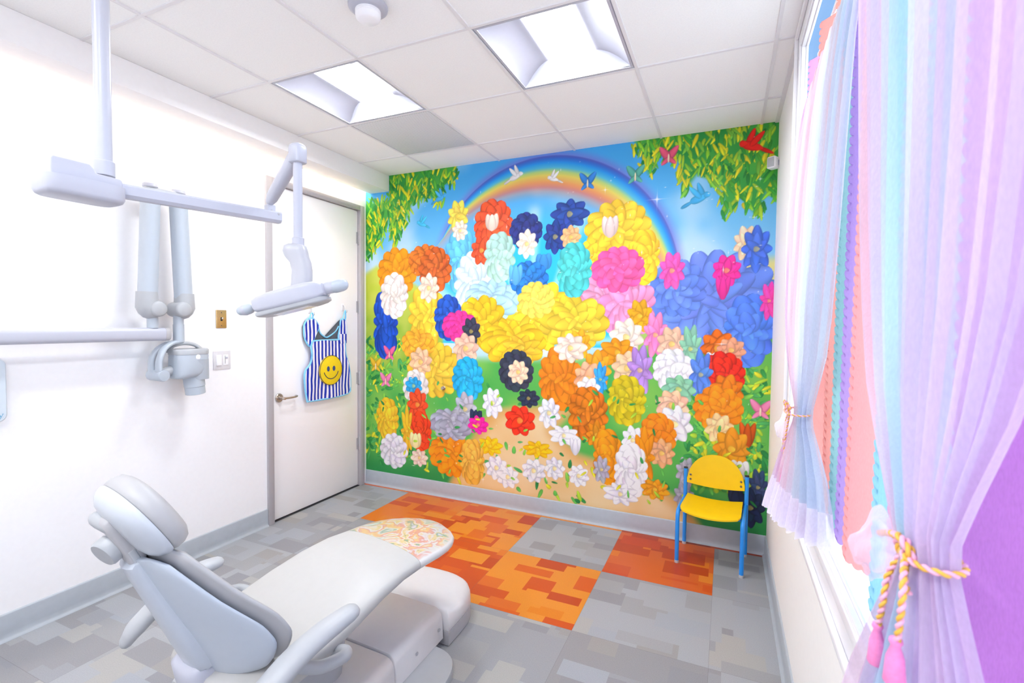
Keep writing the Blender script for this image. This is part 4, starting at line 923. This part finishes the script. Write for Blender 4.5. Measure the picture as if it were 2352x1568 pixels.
def back_ring(s, d0, d1, grow, n=3.2, k=44):
    hw = interp(s, HWS, HWV); c = (d0+d1)/2; h = (d1-d0)/2; out = []
    for i in range(k):
        a = 2*PI*i/k; cs, sn = math.cos(a), math.sin(a)
        x = (hw+grow)*math.copysign(abs(cs)**(2/n), cs); d_ = c+h*math.copysign(abs(sn)**(2/n), sn)
        p = back_pt(s, max(-hw, min(hw, x)), d_); p.x = CX+x; out.append(p)
    return out
SS = [-.12, -.115, -.105, -.09, -.07, -.045, -.02, .015, .05, .085, .12, .16, .2, .25, .3, .35, .4, .5, .6, .7, .8, .88, .94, .975, 1.0]
def endf(s): return .35 if s in (-.12, 1.0) else (.7 if s in (-.115, .975) else 1)
rg = []
for s in SS:
    e = endf(s); rg.append(back_ring(s, -.004, .004+.022*e, -.006*(1 if e == 1 else 2), 3))
build('backrest_shell', MB().loft(rg), mat('shell_white', 'BEC6D1', .28, var=.01, coat=.2), dc, local=True, ang=60)
rg = []
for s in [-.125, -.12, -.11, -.095, -.07, -.045, -.02, .015, .05, .085, .12, .16, .2, .25, .3, .35, .4, .5, .6, .7, .8, .88, .95, .99, 1.02]:
    e = .35 if s in (-.125, 1.02) else (.75 if s in (-.12, .99) else 1); rg.append(back_ring(s, .026, .026+.044*e, .006 if e == 1 else -.004, 2.6))
build('backrest_cushion', MB().loft(rg), vinyl_grey, dc, local=True, ang=60)
# raised spine cover down the rear
rg = []
for s in [.03, .05, .1, .2, .35, .5, .65, .8, .92, .97, .985]:
    hw = interp(s, [0, .15, .4, .7, 1], [.080, .085, .078, .060, .050]); dp = .5 if s in (.03, .985) else 1
    ring_ = []
    for x, d_ in ((-1, .012), (-.97, -.004), (-.88, -.018*dp), (-.5, -.026*dp), (0, -.030*dp), (.5, -.026*dp), (.88, -.018*dp), (.97, -.004), (1, .012)):
        ring_.append(Vector((CX+x*hw, 0, 0))+B0+dB*s+Vector((0, .92, .38))*d_)
    rg.append(ring_)
build('spine_cover', MB().loft(rg), mat('spine_white', 'C2C8D2', .28, var=.01, coat=.2), dc, local=True, ang=50)
build('hinge_cover', MB().loft([sring((CX, y, z), (1, 0, 0), (0, 1, .2), a_, b_, 3.2, 32) for y, z, a_, b_ in ((-.722, .455, .062, .030), (-.718, .44, .078, .045), (-.70, .40, .082, .055), (-.68, .34, .082, .06), (-.655, .27, .078, .06), (-.64, .25, .06, .045))]), plastic, dc, local=True, ang=55)
# headrest
hu = Vector((0, -.52, .854)); hn_ = Vector((0, .854, .52)); hcn = Vector((CX+.012, -.858, .927))
def disc_rings(levels): return [sring(hcn+hn_*d_, (1, 0, 0), hu, .146*q, .117*q, 2.35, 44) for d_, q in levels]
build('headrest_shell', MB().loft(disc_rings([(-.048, .30), (-.046, .55), (-.040, .75), (-.028, .90), (-.012, .985), (-.002, 1.0), (.004, .985)])), mat('headrest_white', 'C6CBD3', .28, var=.01, coat=.2), dc, local=True, ang=60)
build('headrest_cushion', MB().loft(disc_rings([(.003, .93), (.006, .985), (.016, 1.015), (.034, 1.01), (.050, .95), (.060, .82), (.064, .6), (.062, .3), (.061, .1)])), vinyl_grey, dc, local=True, ang=60)
hb_ = MB().loft([sring(Vector((CX, y, z)), (1, 0, 0), Vector((0, .86, .5)), a_, b_, 4.5, 28) for y, z, a_, b_ in ((-.916, .953, .026, .016), (-.914, .946, .032, .024), (-.899, .915, .034, .026), (-.874, .862, .034, .026), (-.858, .815, .033, .022), (-.854, .798, .028, .016))])
build('headrest_bracket', hb_, grey_mid, dc, local=True, ang=55)
build('support_bar', MB().obox((CX, -.858, .806), ((1, 0, 0), (0, -.39, .92), (0, .92, .39)), (.036, .05, .010)), plastic_grey, dc, local=True, bevel=.005)
build('adjusting_knob', MB().lathe([(0, -.020), (.034, -.020), (.039, -.016), (.039, .010), (.035, .016), (0, .018)], (CX-.015, -.914, .852), (.25, -.86, -.45), 32), plastic_grey, dc, local=True)
build('release_lever', MB().tube([(CX-.050, -.925, .935), (CX-.03, -.923, .932), (CX+.0, -.912, .922)], .020, 18, dome=True), plastic_grey, dc, local=True)
# arms
for s in (1, -1):
    x = CX+s*.335
    if s > 0: P = [(x, -.412, .553), (x, -.515, .537), (x-.003, -.60, .508), (x-.004, -.68, .462), (x-.002, -.76, .408), (x, -.785, .385)]
    else: P = [(x, -.505, .556), (x, -.565, .552), (x+.003, -.635, .524), (x+.004, -.70, .484), (x+.002, -.755, .44), (x, -.775, .415)]
    P = smooth_path(P, 6)
    R_ = [(1.12 if s > 0 else 1)*interp(i/(len(P)-1), [0, .15, .5, .8, 1], [.031, .036, .040, .040, .033]) for i in range(len(P))]
    build('armrest', MB().tube(P, R_, 24, flat=(1.0, .66), up=(0, .3, 1), dome=True), plastic_grey, dc, local=True, ang=60)
    build('armrest_bracket', MB().tube(smooth_path([(x, -.60, .495), (x, -.52, .442), (x, -.45, .425), (x-s*.01, -.415, .418), (x-s*.05, -.40, .405), (x-s*.13, -.43, .385)], 6), .019, 20, dome=True), plastic_grey, dc, local=True)

# ------------------------------------------------------------------ child's yellow chair against the mural
kx = Vector((.995, -.085, 0)).normalized(); ky = Vector((.085, .995, 0)).normalized()
kc = empty('child_chair', (2.925, 2.60, 0), math.atan2(kx.y, kx.x), 'child\'s yellow plastic chair with blue tubular legs against the mural', 'chair')
blue = mat('blue_tube', '1E92EE', .3, var=.02, coat=.3); yel = mat('yellow_laminate', 'F4C80A', .38, var=.02, scale=20)
hwf, yf_, yr_ = .182, -.150, .135
for s in (-1, 1):
    # front leg bends into the seat rail, rear leg runs up to carry the back
    build('front_leg', MB().tube(smooth_path([(s*hwf, yf_, .014), (s*hwf, yf_-.002, .20), (s*hwf, yf_, .285), (s*hwf, yf_+.012, .312), (s*hwf, yf_+.045, .326), (s*hwf, 0, .327), (s*hwf, yr_-.006, .330)], 6), .0125, 20), blue, kc, local=True)
    rl = build('rear_leg', MB().tube([(s*(hwf+.003), yr_+.012, .014), (s*(hwf+.003), yr_+.008, .33), (s*(hwf+.003), yr_+.010, .515)], .0125, 20), blue, kc, local=True)
    build('end_plug', MB().lathe([(.0125, 0), (.0135, .002), (.0125, .008), (0, .009)], (s*(hwf+.003), yr_+.010, .514), n=18), dark, rl, local=True)
    for (x, y) in ((hwf, yf_), (hwf+.003, yr_+.012)):
        build('foot_cap', MB().lathe([(0, 0), (.0135, 0), (.0135, .014), (.0125, .016)], (s*x, y, 0), n=20), grey_mid, kc, local=True)
build('cross_rail', MB().tube([(-hwf, .07, .319), (hwf, .07, .319)], .010, 16), blue, kc, local=True)
build('cross_rail', MB().tube([(-hwf, -.09, .316), (hwf, -.09, .316)], .010, 16), blue, kc, local=True)
# seat: thin curved shell
def shell(rows, th, nrm):
    """rows of points -> closed thin sheet"""
    nr, nc = len(rows), len(rows[0]); V = [Vector(p) for r in rows for p in r]; n = len(V); V2 = [v-Vector(nrm)*th for v in V]
    F = []
    for i in range(nr-1):
        for j in range(nc-1):
            a = i*nc+j; F.append((a, a+1, a+nc+1, a+nc)); F.append((n+a, n+a+nc, n+a+nc+1, n+a+1))
    per = [j for j in range(nc)]+[i*nc+nc-1 for i in range(1, nr)]+[(nr-1)*nc+j for j in range(nc-2, -1, -1)]+[i*nc for i in range(nr-2, 0, -1)]
    for k in range(len(per)):
        a, b = per[k], per[(k+1) % len(per)]; F.append((b, a, a+n, b+n))
    return (V+V2, F)
rows = []
for i in range(15):
    q = i/14; y = -.165+.29*q
    hw = .172-.006*q-(.018*(1-q*7)**2 if q < 1/7 else 0)
    rows.append([(hw*x, y-.02*(1-x*x)*(1-q), .352-.016*(1-x*x)-(.012*(1-q*4)**2 if q < .25 else 0)+.004*q) for x in [-1+2*j/20 for j in range(21)]])
build('seat', shell(rows, .009, (0, 0, 1)), yel, kc, local=True, ang=50)
for x in (-.105, .105):
    for y in (-.05, .055): build('seat_screw', MB().box((x-.011, y-.003, .336), (x+.011, y+.003, .3425)), screw_m, kc, local=True)
rows = []
for i in range(21):
    q = i/20
    row = []
    for j in range(25):
        x = -1+2*j/24
        top = .455+.165*max(1-abs(x)**2.3, 0)**.6; bot = .425-.022*(1-x*x)
        z = bot+(top-bot)*q
        row.append((x*.174, yr_-.004+.030*(1-x*x)+.02*(z-.42), z))
    rows.append(row)
build('backrest', shell(rows, .009, (0, -1, 0)), yel, kc, local=True, ang=50)
for s in (-1, 1):
    for z in (.447, .477): build('rivet', MB().lathe([(0, 0), (.0075, 0), (.006, .003), (0, .004)], (s*.153, yr_-.002+.006, z), (0, -1, .0), 16), screw_m, kc, local=True)

# ------------------------------------------------------------------ curtains: scalloped felt strips and tied-back sheers
rod = empty('curtain_rod', (3.214, .1, 2.298), 0, 'thin white curtain rod carrying the felt strips across the window', 'curtain rod')
build('rod', MB().tube([(3.214, WY0-.03, 2.2985), (3.214, 1.10, 2.2985)], .005, 14), trim_white, rod)
build('rod_bracket', MB().box((3.208, WY0-.045, 2.285), (3.2335, WY0-.025, 2.312)), trim_white, rod, bevel=.003)
build('rod_bracket', MB().box((3.209, 1.088, 2.2945), (3.2515, 1.098, 2.303)), trim_white, rod, bevel=.001)

def strip(y0, col, w, label, x0=3.185, zb=1.033, zt=2.292, az=35., scal=True):
    """felt strip hung over the rod at an angle; edge nearer the room and bottom cut in scallops"""
    dx, dy = math.sin(math.radians(az)), -math.cos(math.radians(az))
    pitch = .0186; rad = .0100; nseg = 6
    nrow = int((zt-zb)/pitch)*nseg; nc = 12
    rows = []
    for i in range(nrow+1):
        q = i/nrow; ph = (q*nrow/nseg) % 1.0
        ins = rad*.8*(1-math.sqrt(max(1-(2*ph-1)**2, 0))) if scal else 0
        row = []
        for j in range(nc*nseg+1 if i == nrow else nc*nseg+1):
            u = j/(nc*nseg)
            l = min(max(ins, w*u), w-ins)
            pw = (u*w/pitch) % 1.0
            zlow = zb+rad*.8*(1-math.sqrt(max(1-(2*pw-1)**2, 0)))*1.0
            # rounded bottom corner on the room side
            e = max(0, .03-l); zlow += e*e*14
            z = zt-(zt-zlow)*q
            bow = .006*math.sin(u*PI)+.004*math.sin(z*2.1+y0*9)
            row.append((x0+dx*l-dy*bow*0+.81*bow, y0+dy*l+.57*bow, z))
        rows.append(row[::3] if False else row)
    # thin the columns: keep every 3rd away from the bottom edge
    keep = list(range(0, nc*nseg+1, 2))
    rows = [[r[k] for k in keep] for r in rows]
    # rows every 1/6 scallop; thickness 1.6 mm
    o = build('curtain_strip', shell(rows, .0016, (dy, -dx, 0)), fabric('felt_'+col, col, trans=.5, weave=700), ang=60)
    return tag(o, label, 'curtain strip', 'felt strips in the window')
strip(1.112, 'F6CCEE', 0.100, 'orchid pink felt strip hanging at the far end of the window')
strip(0.903, 'FFC8C0', 0.100, 'coral felt strip hung second from the far end of the window')
strip(0.658, 'FFCDC0', 0.096, 'salmon felt strip between the tied far sheer and the teal strip')
strip(0.572, 'C2ECEA', 0.084, 'teal felt strip between the salmon and violet strips')
strip(0.494, 'D8BEF0', 0.084, 'violet felt strip just behind the wide coral scalloped strip')
strip(0.412, 'FFCBC9', 0.098, 'wide coral scalloped felt strip in front of the violet one, between the two sheers')
strip(0.222, 'BCEBF6', 0.092, 'sky blue felt strip right beside the coral strip, left of the near sheer')
strip(0.150, 'F7C4E4', 0.084, 'pale pink felt strip behind the near sheer, after the sky blue strip')
strip(0.070, 'BCEEF4', 0.088, 'aqua felt strip behind the waist of the near sheer')
strip(-0.060, 'DFAAE4', 0.128, 'deep purple felt strip at the right edge, beside the near sheer', x0=3.174, zb=.99)
strip(-0.225, 'DCA6E2', 0.128, 'deep purple felt strip nearest the viewpoint at the window', zb=.99)

def sheer(name, rows, folds, amp, tints, label, hem, n=220, seed=1):
    """gathered sheer: rows of (z, xl, yl, xr, yr); zig-zag folds across, drawn together at the waist"""
    rng = random.Random(seed)
    ph = [rng.uniform(-.5, .5) for _ in range(8)]
    tab = np.array(rows); zz = tab[:, 0]
    zs = np.concatenate([np.linspace(zz[0], zz[-1], 90), zz]); zs = np.unique(np.round(zs, 4))[::-1]
    def at(z): return [float(np.interp(-z, -tab[:, 0], tab[:, k])) for k in range(1, 5)]
    R_ = []; C_ = []
    for z in zs:
        xl, yl, xr_, yr2 = at(z); a = float(np.interp(-z, [-q[0] for q in amp], [q[1] for q in amp]))
        L_ = Vector((xl, yl, 0)); Rr = Vector((xr_, yr2, 0)); d_ = Rr-L_; nn = Vector((-d_.y, d_.x, 0)).normalized()
        if nn.x > 0: nn = -nn
        row = []
        for i in range(n+1):
            s = i/n
            w_ = s+.012*math.sin(2*PI*(s*3+ph[0])+z*1.3)
            f = math.sin(2*PI*folds*w_+ph[1])+.35*math.sin(2*PI*folds*.47*w_+ph[2]+z*1.1)
            bulge = .9*a*math.sin(PI*s)
            p = L_+d_*s+nn*(a*f*.6+bulge+.004)
            row.append((p.x, p.y, z+(hem*math.sin(2*PI*folds*1.5*s)*.004 if z == zs[-1] else 0)))
        R_.append(row)
        C_.append([tuple(c*.86 for c in tints(i/n, z)) for i in range(n+1)])
    V = [p for r in R_ for p in r]; nc = n+1; F = [(i*nc+j, i*nc+j+1, (i+1)*nc+j+1, (i+1)*nc+j) for i in range(len(R_)-1) for j in range(n)]
    return V, F, [c for r in C_ for c in r], nc, R_
def tint_fn(stops):
    xs = [s[0] for s in stops]; cs = [lin(s[1]) for s in stops]
    return lambda s, z: tuple(np.interp(s, xs, [c[k] for c in cs]) for k in range(3))
sheer_m = fabric('sheer_organza', 'FFFFFF', trans=.5, clear=.30, weave=500, attr='tint')
ruffle_m = fabric('sheer_ruffle', 'FFFFFF', trans=.5, clear=.5, weave=500, attr='tint')
lace_m = fabric('sheer_hem', 'FFFFFF', trans=.5, clear=.16, weave=260, attr='tint')
def set_tint(o, cols):
    a = o.data.color_attributes.new('tint', 'FLOAT_COLOR', 'POINT')
    arr = np.ones((len(cols), 4), np.float32); arr[:, :3] = np.array(cols); a.data.foreach_set('color', arr.ravel())

rows1 = [(2.15,3.188,1.13,3.188,0.37),(2.11,3.184,1.19,3.184,0.385),(2.0063,3.1768,1.2452,3.1784,0.4122),(1.8362,3.17,1.2622,3.1734,0.4326),(1.6662,3.1648,1.1942,3.1691,0.4522),(1.4962,3.1581,1.0667,3.1648,0.4828),(1.4112,3.1529,0.9732,3.1623,0.5057),
         (1.3433,3.1479,0.8287,3.1581,0.5524),(1.2922,3.141,0.646,3.1538,0.5822),(1.271,3.1394,0.6349,3.1529,0.5822),(1.2497,3.1368,0.646,3.1538,0.5737),(1.2157,3.1308,0.6672,3.1581,0.5312),(1.1562,3.1198,0.7097,3.1665,0.4887),(1.0967,3.1113,0.7352,3.1734,0.4802),(1.0457,3.1028,0.7624,3.1793,0.4972),(1.0075,3.0968,0.7692,3.1836,0.5193)]
t1 = tint_fn([(0, 'FBEAF8'), (.1, 'F3D9F4'), (.2, 'FFE3EE'), (.32, 'FBF0FC'), (.45, 'FDE6F4'), (.55, 'F4F2FF'), (.7, 'E4F0FF'), (.85, 'DDE8FF'), (1, 'EDF4FF')])
V, F, Cc, nc, R_ = sheer('sheer', rows1, 17, [(2.212, 0.005), (2.0913, 0.0076), (1.8362, 0.0119), (1.4962, 0.0153), (1.2922, 0.0119), (1.2412, 0.0127), (1.0713, 0.0221), (1.0032, 0.0272)], t1, '', 1, seed=2)
sc = empty('sheer_curtain', (3.1495, 0.6247, 1.0), 0, 'pale pink and white sheer curtain tied at the far side of the window', 'sheer curtain', 'sheer curtains')
ih = next(i for i, r in enumerate(R_) if r[0][2] < 1.10)           # the lace hem is sewn on below this row
V = [p for r in R_[:ih+1] for p in r]; F = [(i*nc+j, i*nc+j+1, (i+1)*nc+j+1, (i+1)*nc+j) for i in range(ih) for j in range(nc-1)]
o = build('sheer_panel', (V, F), sheer_m, sc); set_tint(o, Cc[:len(V)])
hv = [p for r in R_[ih:] for p in r]; nr_ = len(R_)-ih; hf = [(i*nc+j, i*nc+j+1, (i+1)*nc+j+1, (i+1)*nc+j) for i in range(nr_-1) for j in range(nc-1)]
o = build('lace_hem', (hv, hf), lace_m, sc); set_tint(o, [lin('F4EEFA')]*len(hv))

rows2 = [(2.3037,3.1648,0.3527,3.175,-0.2678),(2.0913,3.1615,0.2932,3.1708,-0.2848),(1.9212,3.1581,0.2465,3.1682,-0.3018),(1.7512,3.1547,0.1997,3.1648,-0.3018),(1.6237,3.1513,0.1572,3.1615,-0.2933),(1.4962,3.1453,0.0909,3.1581,-0.2678),(1.4112,3.1385,0.0314,3.1538,-0.2338),
         (1.3518,3.1326,-0.0434,3.1479,-0.2041),(1.3093,3.1266,-0.1105,3.1428,-0.187),(1.2837,3.124,-0.1446,3.1428,-0.187),(1.2582,3.1223,-0.1361,3.1444,-0.1998),(1.2157,3.1155,-0.1199,3.1495,-0.2168),(1.1562,3.1071,-0.0978,3.1581,-0.2296),(1.0713,3.0986,-0.0723,3.1665,-0.2338),(1.0117,3.09,-0.0595,3.1665,-0.2338)]
t2 = tint_fn([(0, 'FCE0F2'), (.08, 'FBDDEE'), (.16, 'F6E6FB'), (.28, 'E2F2FF'), (.38, 'CDEFFC'), (.46, 'F1EAFE'), (.6, 'F0E4FD'), (.75, 'F6E2F8'), (.9, 'EBDDFB'), (1, 'F5DDF4')])
V, F, Cc, nc, R_ = sheer('sheer', rows2, 12, [(2.3037, 0.0085), (1.9212, 0.0119), (1.4962, 0.0119), (1.3262, 0.0085), (1.2412, 0.0102), (1.0713, 0.017), (1.0032, 0.0204)], t2, '', 1, seed=5)
sc2 = empty('sheer_curtain', (3.1368, -0.1403, 1.0), 0, 'lilac and white sheer curtain nearest the viewpoint, gathered by a pink and gold cord', 'sheer curtain', 'sheer curtains')
o = build('sheer_panel', (V, F), sheer_m, sc2); set_tint(o, Cc)
# ruffle pulled out of the tie
rf = []
for i in range(25):
    q = i/24; row = []
    for j in range(33):
        a = 2*PI*j/32
        c0 = Vector((3.1215, -0.1471+.119*q, 1.2778-.043*q+.010*math.sin(q*PI)))
        rr_ = (.005+.022*math.sin(min(q*1.15, 1)*PI*.62))*(1+.22*math.sin(3*a+q*5)+.10*math.sin(7*a-q*6))
        row.append(c0+Vector((math.cos(a)*rr_*.55, math.sin(a)*rr_*.25, math.sin(a)*rr_*1.05)))
    rf.append(row)
V = [p for r in rf for p in r]; F = [(i*33+j, i*33+j+1, (i+1)*33+j+1, (i+1)*33+j) for i in range(24) for j in range(32)]
o = build('ruffle', (V, F), ruffle_m, sc2); set_tint(o, [lin('F6EDFC')]*len(V))
rf = []
for i in range(25):
    q = i/24; row = []
    for j in range(33):
        a = 2*PI*j/32
        c0 = Vector((3.124, 0.6544+.064*q, 1.254-.038*q))
        rr_ = (.007+.028*math.sin(min(q*1.1, 1)*PI*.62))*(1+.22*math.sin(3*a+q*5)+.10*math.sin(7*a-q*6))
        row.append(c0+Vector((math.cos(a)*rr_*.45-.012*q, math.sin(a)*rr_*.3, math.sin(a)*rr_)))
    rf.append(row)
V = [p for r in rf for p in r]
o = build('ruffle', (V, F), ruffle_m, sc); set_tint(o, [lin('FBF4FF')]*len(V))

# twisted cords with tassels
pink_c = mat('pink_strand', 'F4B2CC', .7, var=.06); gold_c = mat('gold_strand', 'E9B544', .55, var=.08); tass = mat('pink_tassel', 'F58CC4', .8, var=.06, scale=300)
def cord(name, pts, r, parent, k=8, turns=None):
    P = smooth_path(pts, k); n = len(P)
    ln = sum((P[i+1]-P[i]).length for i in range(n-1)); m = max(int(ln/(r*.55)), 12)
    d_ = [0]
    for i in range(n-1): d_.append(d_[-1]+(P[i+1]-P[i]).length)
    Q = [Vector([float(np.interp(ln*i/m, d_, [p[c_] for p in P])) for c_ in range(3)]) for i in range(m+1)]
    b = MB(); nx_ = None
    fr = []
    for i, p in enumerate(Q):
        t = (Q[min(i+1, m)]-Q[max(i-1, 0)]).normalized()
        if nx_ is None: nx_ = Vector((1, 0, 0)) if abs(t.x) < .9 else Vector((0, 1, 0))
        nx_ = (nx_-t*nx_.dot(t)).normalized(); fr.append((nx_, t.cross(nx_)))
    for s in (0, 1):
        b.cm = s
        H_ = []
        for i, p in enumerate(Q):
            a = 2*PI*(ln*i/m)/(r*5.0)+PI*s; H_.append(p+fr[i][0]*(r*.48*math.cos(a))+fr[i][1]*(r*.48*math.sin(a)))
        b.tube(H_, r*.58, 8, dome=True)
    return build(name, b, [pink_c, gold_c], parent, ang=70)
def tassel(x, y, z, l, r, parent):
    b = MB(); b.lathe([(0, 0), (r*.55, -.002), (r*.62, -l*.12), (r*.42, -l*.2), (r*.8, -l*.45), (r, -l*.95), (r*.85, -l), (0, -l)], (x, y, z), n=24)
    return build('tassel', b, tass, parent, ang=60)
tb = empty('curtain_tieback', (3.1368, 0.6162, 1.2795), 0, 'thin gold and pink cord with pink tassels tying the far sheer curtain', 'tieback', 'curtain cords')
wl = []
for i in range(25):
    a = 2*PI*i/24; wl.append((3.1308+0.0272*math.cos(a), 0.6119+0.0408*math.sin(a), 1.2795+.003*math.sin(a)))
cord('waist_loop', wl, 0.0022, tb, 3)
kn = [(3.1181, 0.629, 1.282), (3.1121, 0.646, 1.2939), (3.1096, 0.663, 1.2905), (3.1139, 0.657, 1.2752), (3.1172, 0.64, 1.2735), (3.1105, 0.6349, 1.2872), (3.1071, 0.6502, 1.2974), (3.1105, 0.6714, 1.2837), (3.1155, 0.6587, 1.2718), (3.1172, 0.6417, 1.2803)]
cord('knot', kn, 0.0027, tb, 5)
cord('tail', [(3.1172, 0.64, 1.2752), (3.1139, 0.6672, 1.254), (3.1121, 0.6885, 1.2157), (3.1113, 0.6927, 1.186), (3.1113, 0.6927, 1.1733)], 0.0022, tb)
tassel(3.1113, 0.6927, 1.175, 0.0595, 0.0068, tb)
cord('tail', [(3.1172, 0.6374, 1.2735), (3.1155, 0.6544, 1.2412), (3.1121, 0.663, 1.1987), (3.1096, 0.663, 1.1478)], 0.0022, tb)
tassel(3.1096, 0.663, 1.1495, 0.0595, 0.0068, tb)
tb2 = empty('curtain_tieback', (3.124, -0.1488, 1.288), 0, 'twisted pink and gold cord knotted round the near sheer curtain', 'tieback', 'curtain cords')
wl = []
for i in range(25):
    a = 2*PI*i/24; wl.append((3.1326+0.0187*math.cos(a), -0.1666+0.0247*math.sin(a), 1.2888))
cord('waist_loop', wl, 0.0027, tb2, 3)
cord('knot', [(3.1189, -0.1726, 1.2888), (3.1164, -0.1624, 1.2991), (3.1139, -0.1522, 1.2939), (3.1164, -0.1556, 1.2837), (3.1198, -0.1692, 1.2837), (3.1155, -0.1743, 1.2939), (3.1121, -0.1641, 1.3016), (3.113, -0.1488, 1.2974), (3.1164, -0.1446, 1.2888), (3.1189, -0.1573, 1.2854)], 0.0032, tb2, 6)
cord('loop_end', [(3.1155, -0.159, 1.2956), (3.1155, -0.1403, 1.2948), (3.1172, -0.1105, 1.2854), (3.1198, -0.0757, 1.2718)], 0.0031, tb2)
cord('short_tail', [(3.1155, -0.1658, 1.2854), (3.1139, -0.1709, 1.2752), (3.1121, -0.1777, 1.2684), (3.1121, -0.1862, 1.2676)], 0.0031, tb2)
cord('tail', [(3.1155, -0.1641, 1.2872), (3.1079, -0.1896, 1.2837), (3.1045, -0.2015, 1.271), (3.1037, -0.1998, 1.2455), (3.1037, -0.1964, 1.2327)], 0.0026, tb2)
tassel(3.1037, -0.1938, 1.2344, 0.0382, 0.0076, tb2)
cord('tail', [(3.1172, -0.1522, 1.2854), (3.1087, -0.1488, 1.2625), (3.1053, -0.1522, 1.2395), (3.1045, -0.1446, 1.2157)], 0.0026, tb2)
tassel(3.1045, -0.1429, 1.2174, 0.0382, 0.0068, tb2)

# ------------------------------------------------------------------ daylight
wd = bpy.data.worlds.new('World'); S.world = wd; wd.use_nodes = True
nt = wd.node_tree; N = nt.nodes; L = nt.links; bg = N['Background']
tc = N.new('ShaderNodeTexCoord'); sp_ = N.new('ShaderNodeSeparateXYZ'); L.new(tc.outputs['Generated'], sp_.inputs[0])
rp = N.new('ShaderNodeValToRGB'); mr = N.new('ShaderNodeMapRange'); mr.inputs['From Min'].default_value = -1; mr.inputs['From Max'].default_value = 1
L.new(sp_.outputs['Z'], mr.inputs['Value']); L.new(mr.outputs['Result'], rp.inputs['Fac'])
el = rp.color_ramp.elements
el[0].position = .0; el[0].color = (.36, .37, .38, 1)
el[1].position = 1.0; el[1].color = (.05, .095, .17, 1)
e = el.new(.42); e.color = (.50, .51, .52, 1)
e = el.new(.50); e.color = (1.0, 1.0, 1.0, 1)
e = el.new(.60); e.color = (.60, .76, 1.0, 1)
e = el.new(.68); e.color = (.070, .118, .195, 1)
L.new(rp.outputs['Color'], bg.inputs['Color']); bg.inputs['Strength'].default_value = SKY

# ------------------------------------------------------------------ camera
cam = bpy.data.cameras.new('camera'); co_ = bpy.data.objects.new('camera', cam); COL.objects.link(co_)
yaw, pit, rol = -.41658, -.038863, .010717
cy_, sy_, cp_, sp2, cr_, sr_ = math.cos(yaw), math.sin(yaw), math.cos(pit), math.sin(pit), math.cos(rol), math.sin(rol)
fwd = Vector((sy_*cp_, cy_*cp_, sp2)); right = Vector((cy_, -sy_, 0)); up = right.cross(fwd)
r2 = right*cr_+up*sr_; u2 = -right*sr_+up*cr_
M = Matrix(((r2.x, u2.x, -fwd.x, 2.9766), (r2.y, u2.y, -fwd.y, -.6520), (r2.z, u2.z, -fwd.z, 1.4750), (0, 0, 0, 1)))
co_.matrix_world = M
cam.sensor_width = 36; cam.lens = 1110.69/2352*36; cam.clip_start = .01
cam.dof.use_dof = True; cam.dof.focus_distance = 2.4; cam.dof.aperture_fstop = 8
S.camera = co_
S.view_settings.view_transform = 'Standard'; S.view_settings.look = 'None'; S.view_settings.gamma = 1
S.view_settings.exposure = EXPO
S.view_settings.use_curve_mapping = False
S.cycles.use_denoising = True
S.cycles.max_bounces = 12; S.cycles.diffuse_bounces = 6; S.cycles.transparent_max_bounces = 16
S.cycles.caustics_reflective = False; S.cycles.caustics_refractive = False
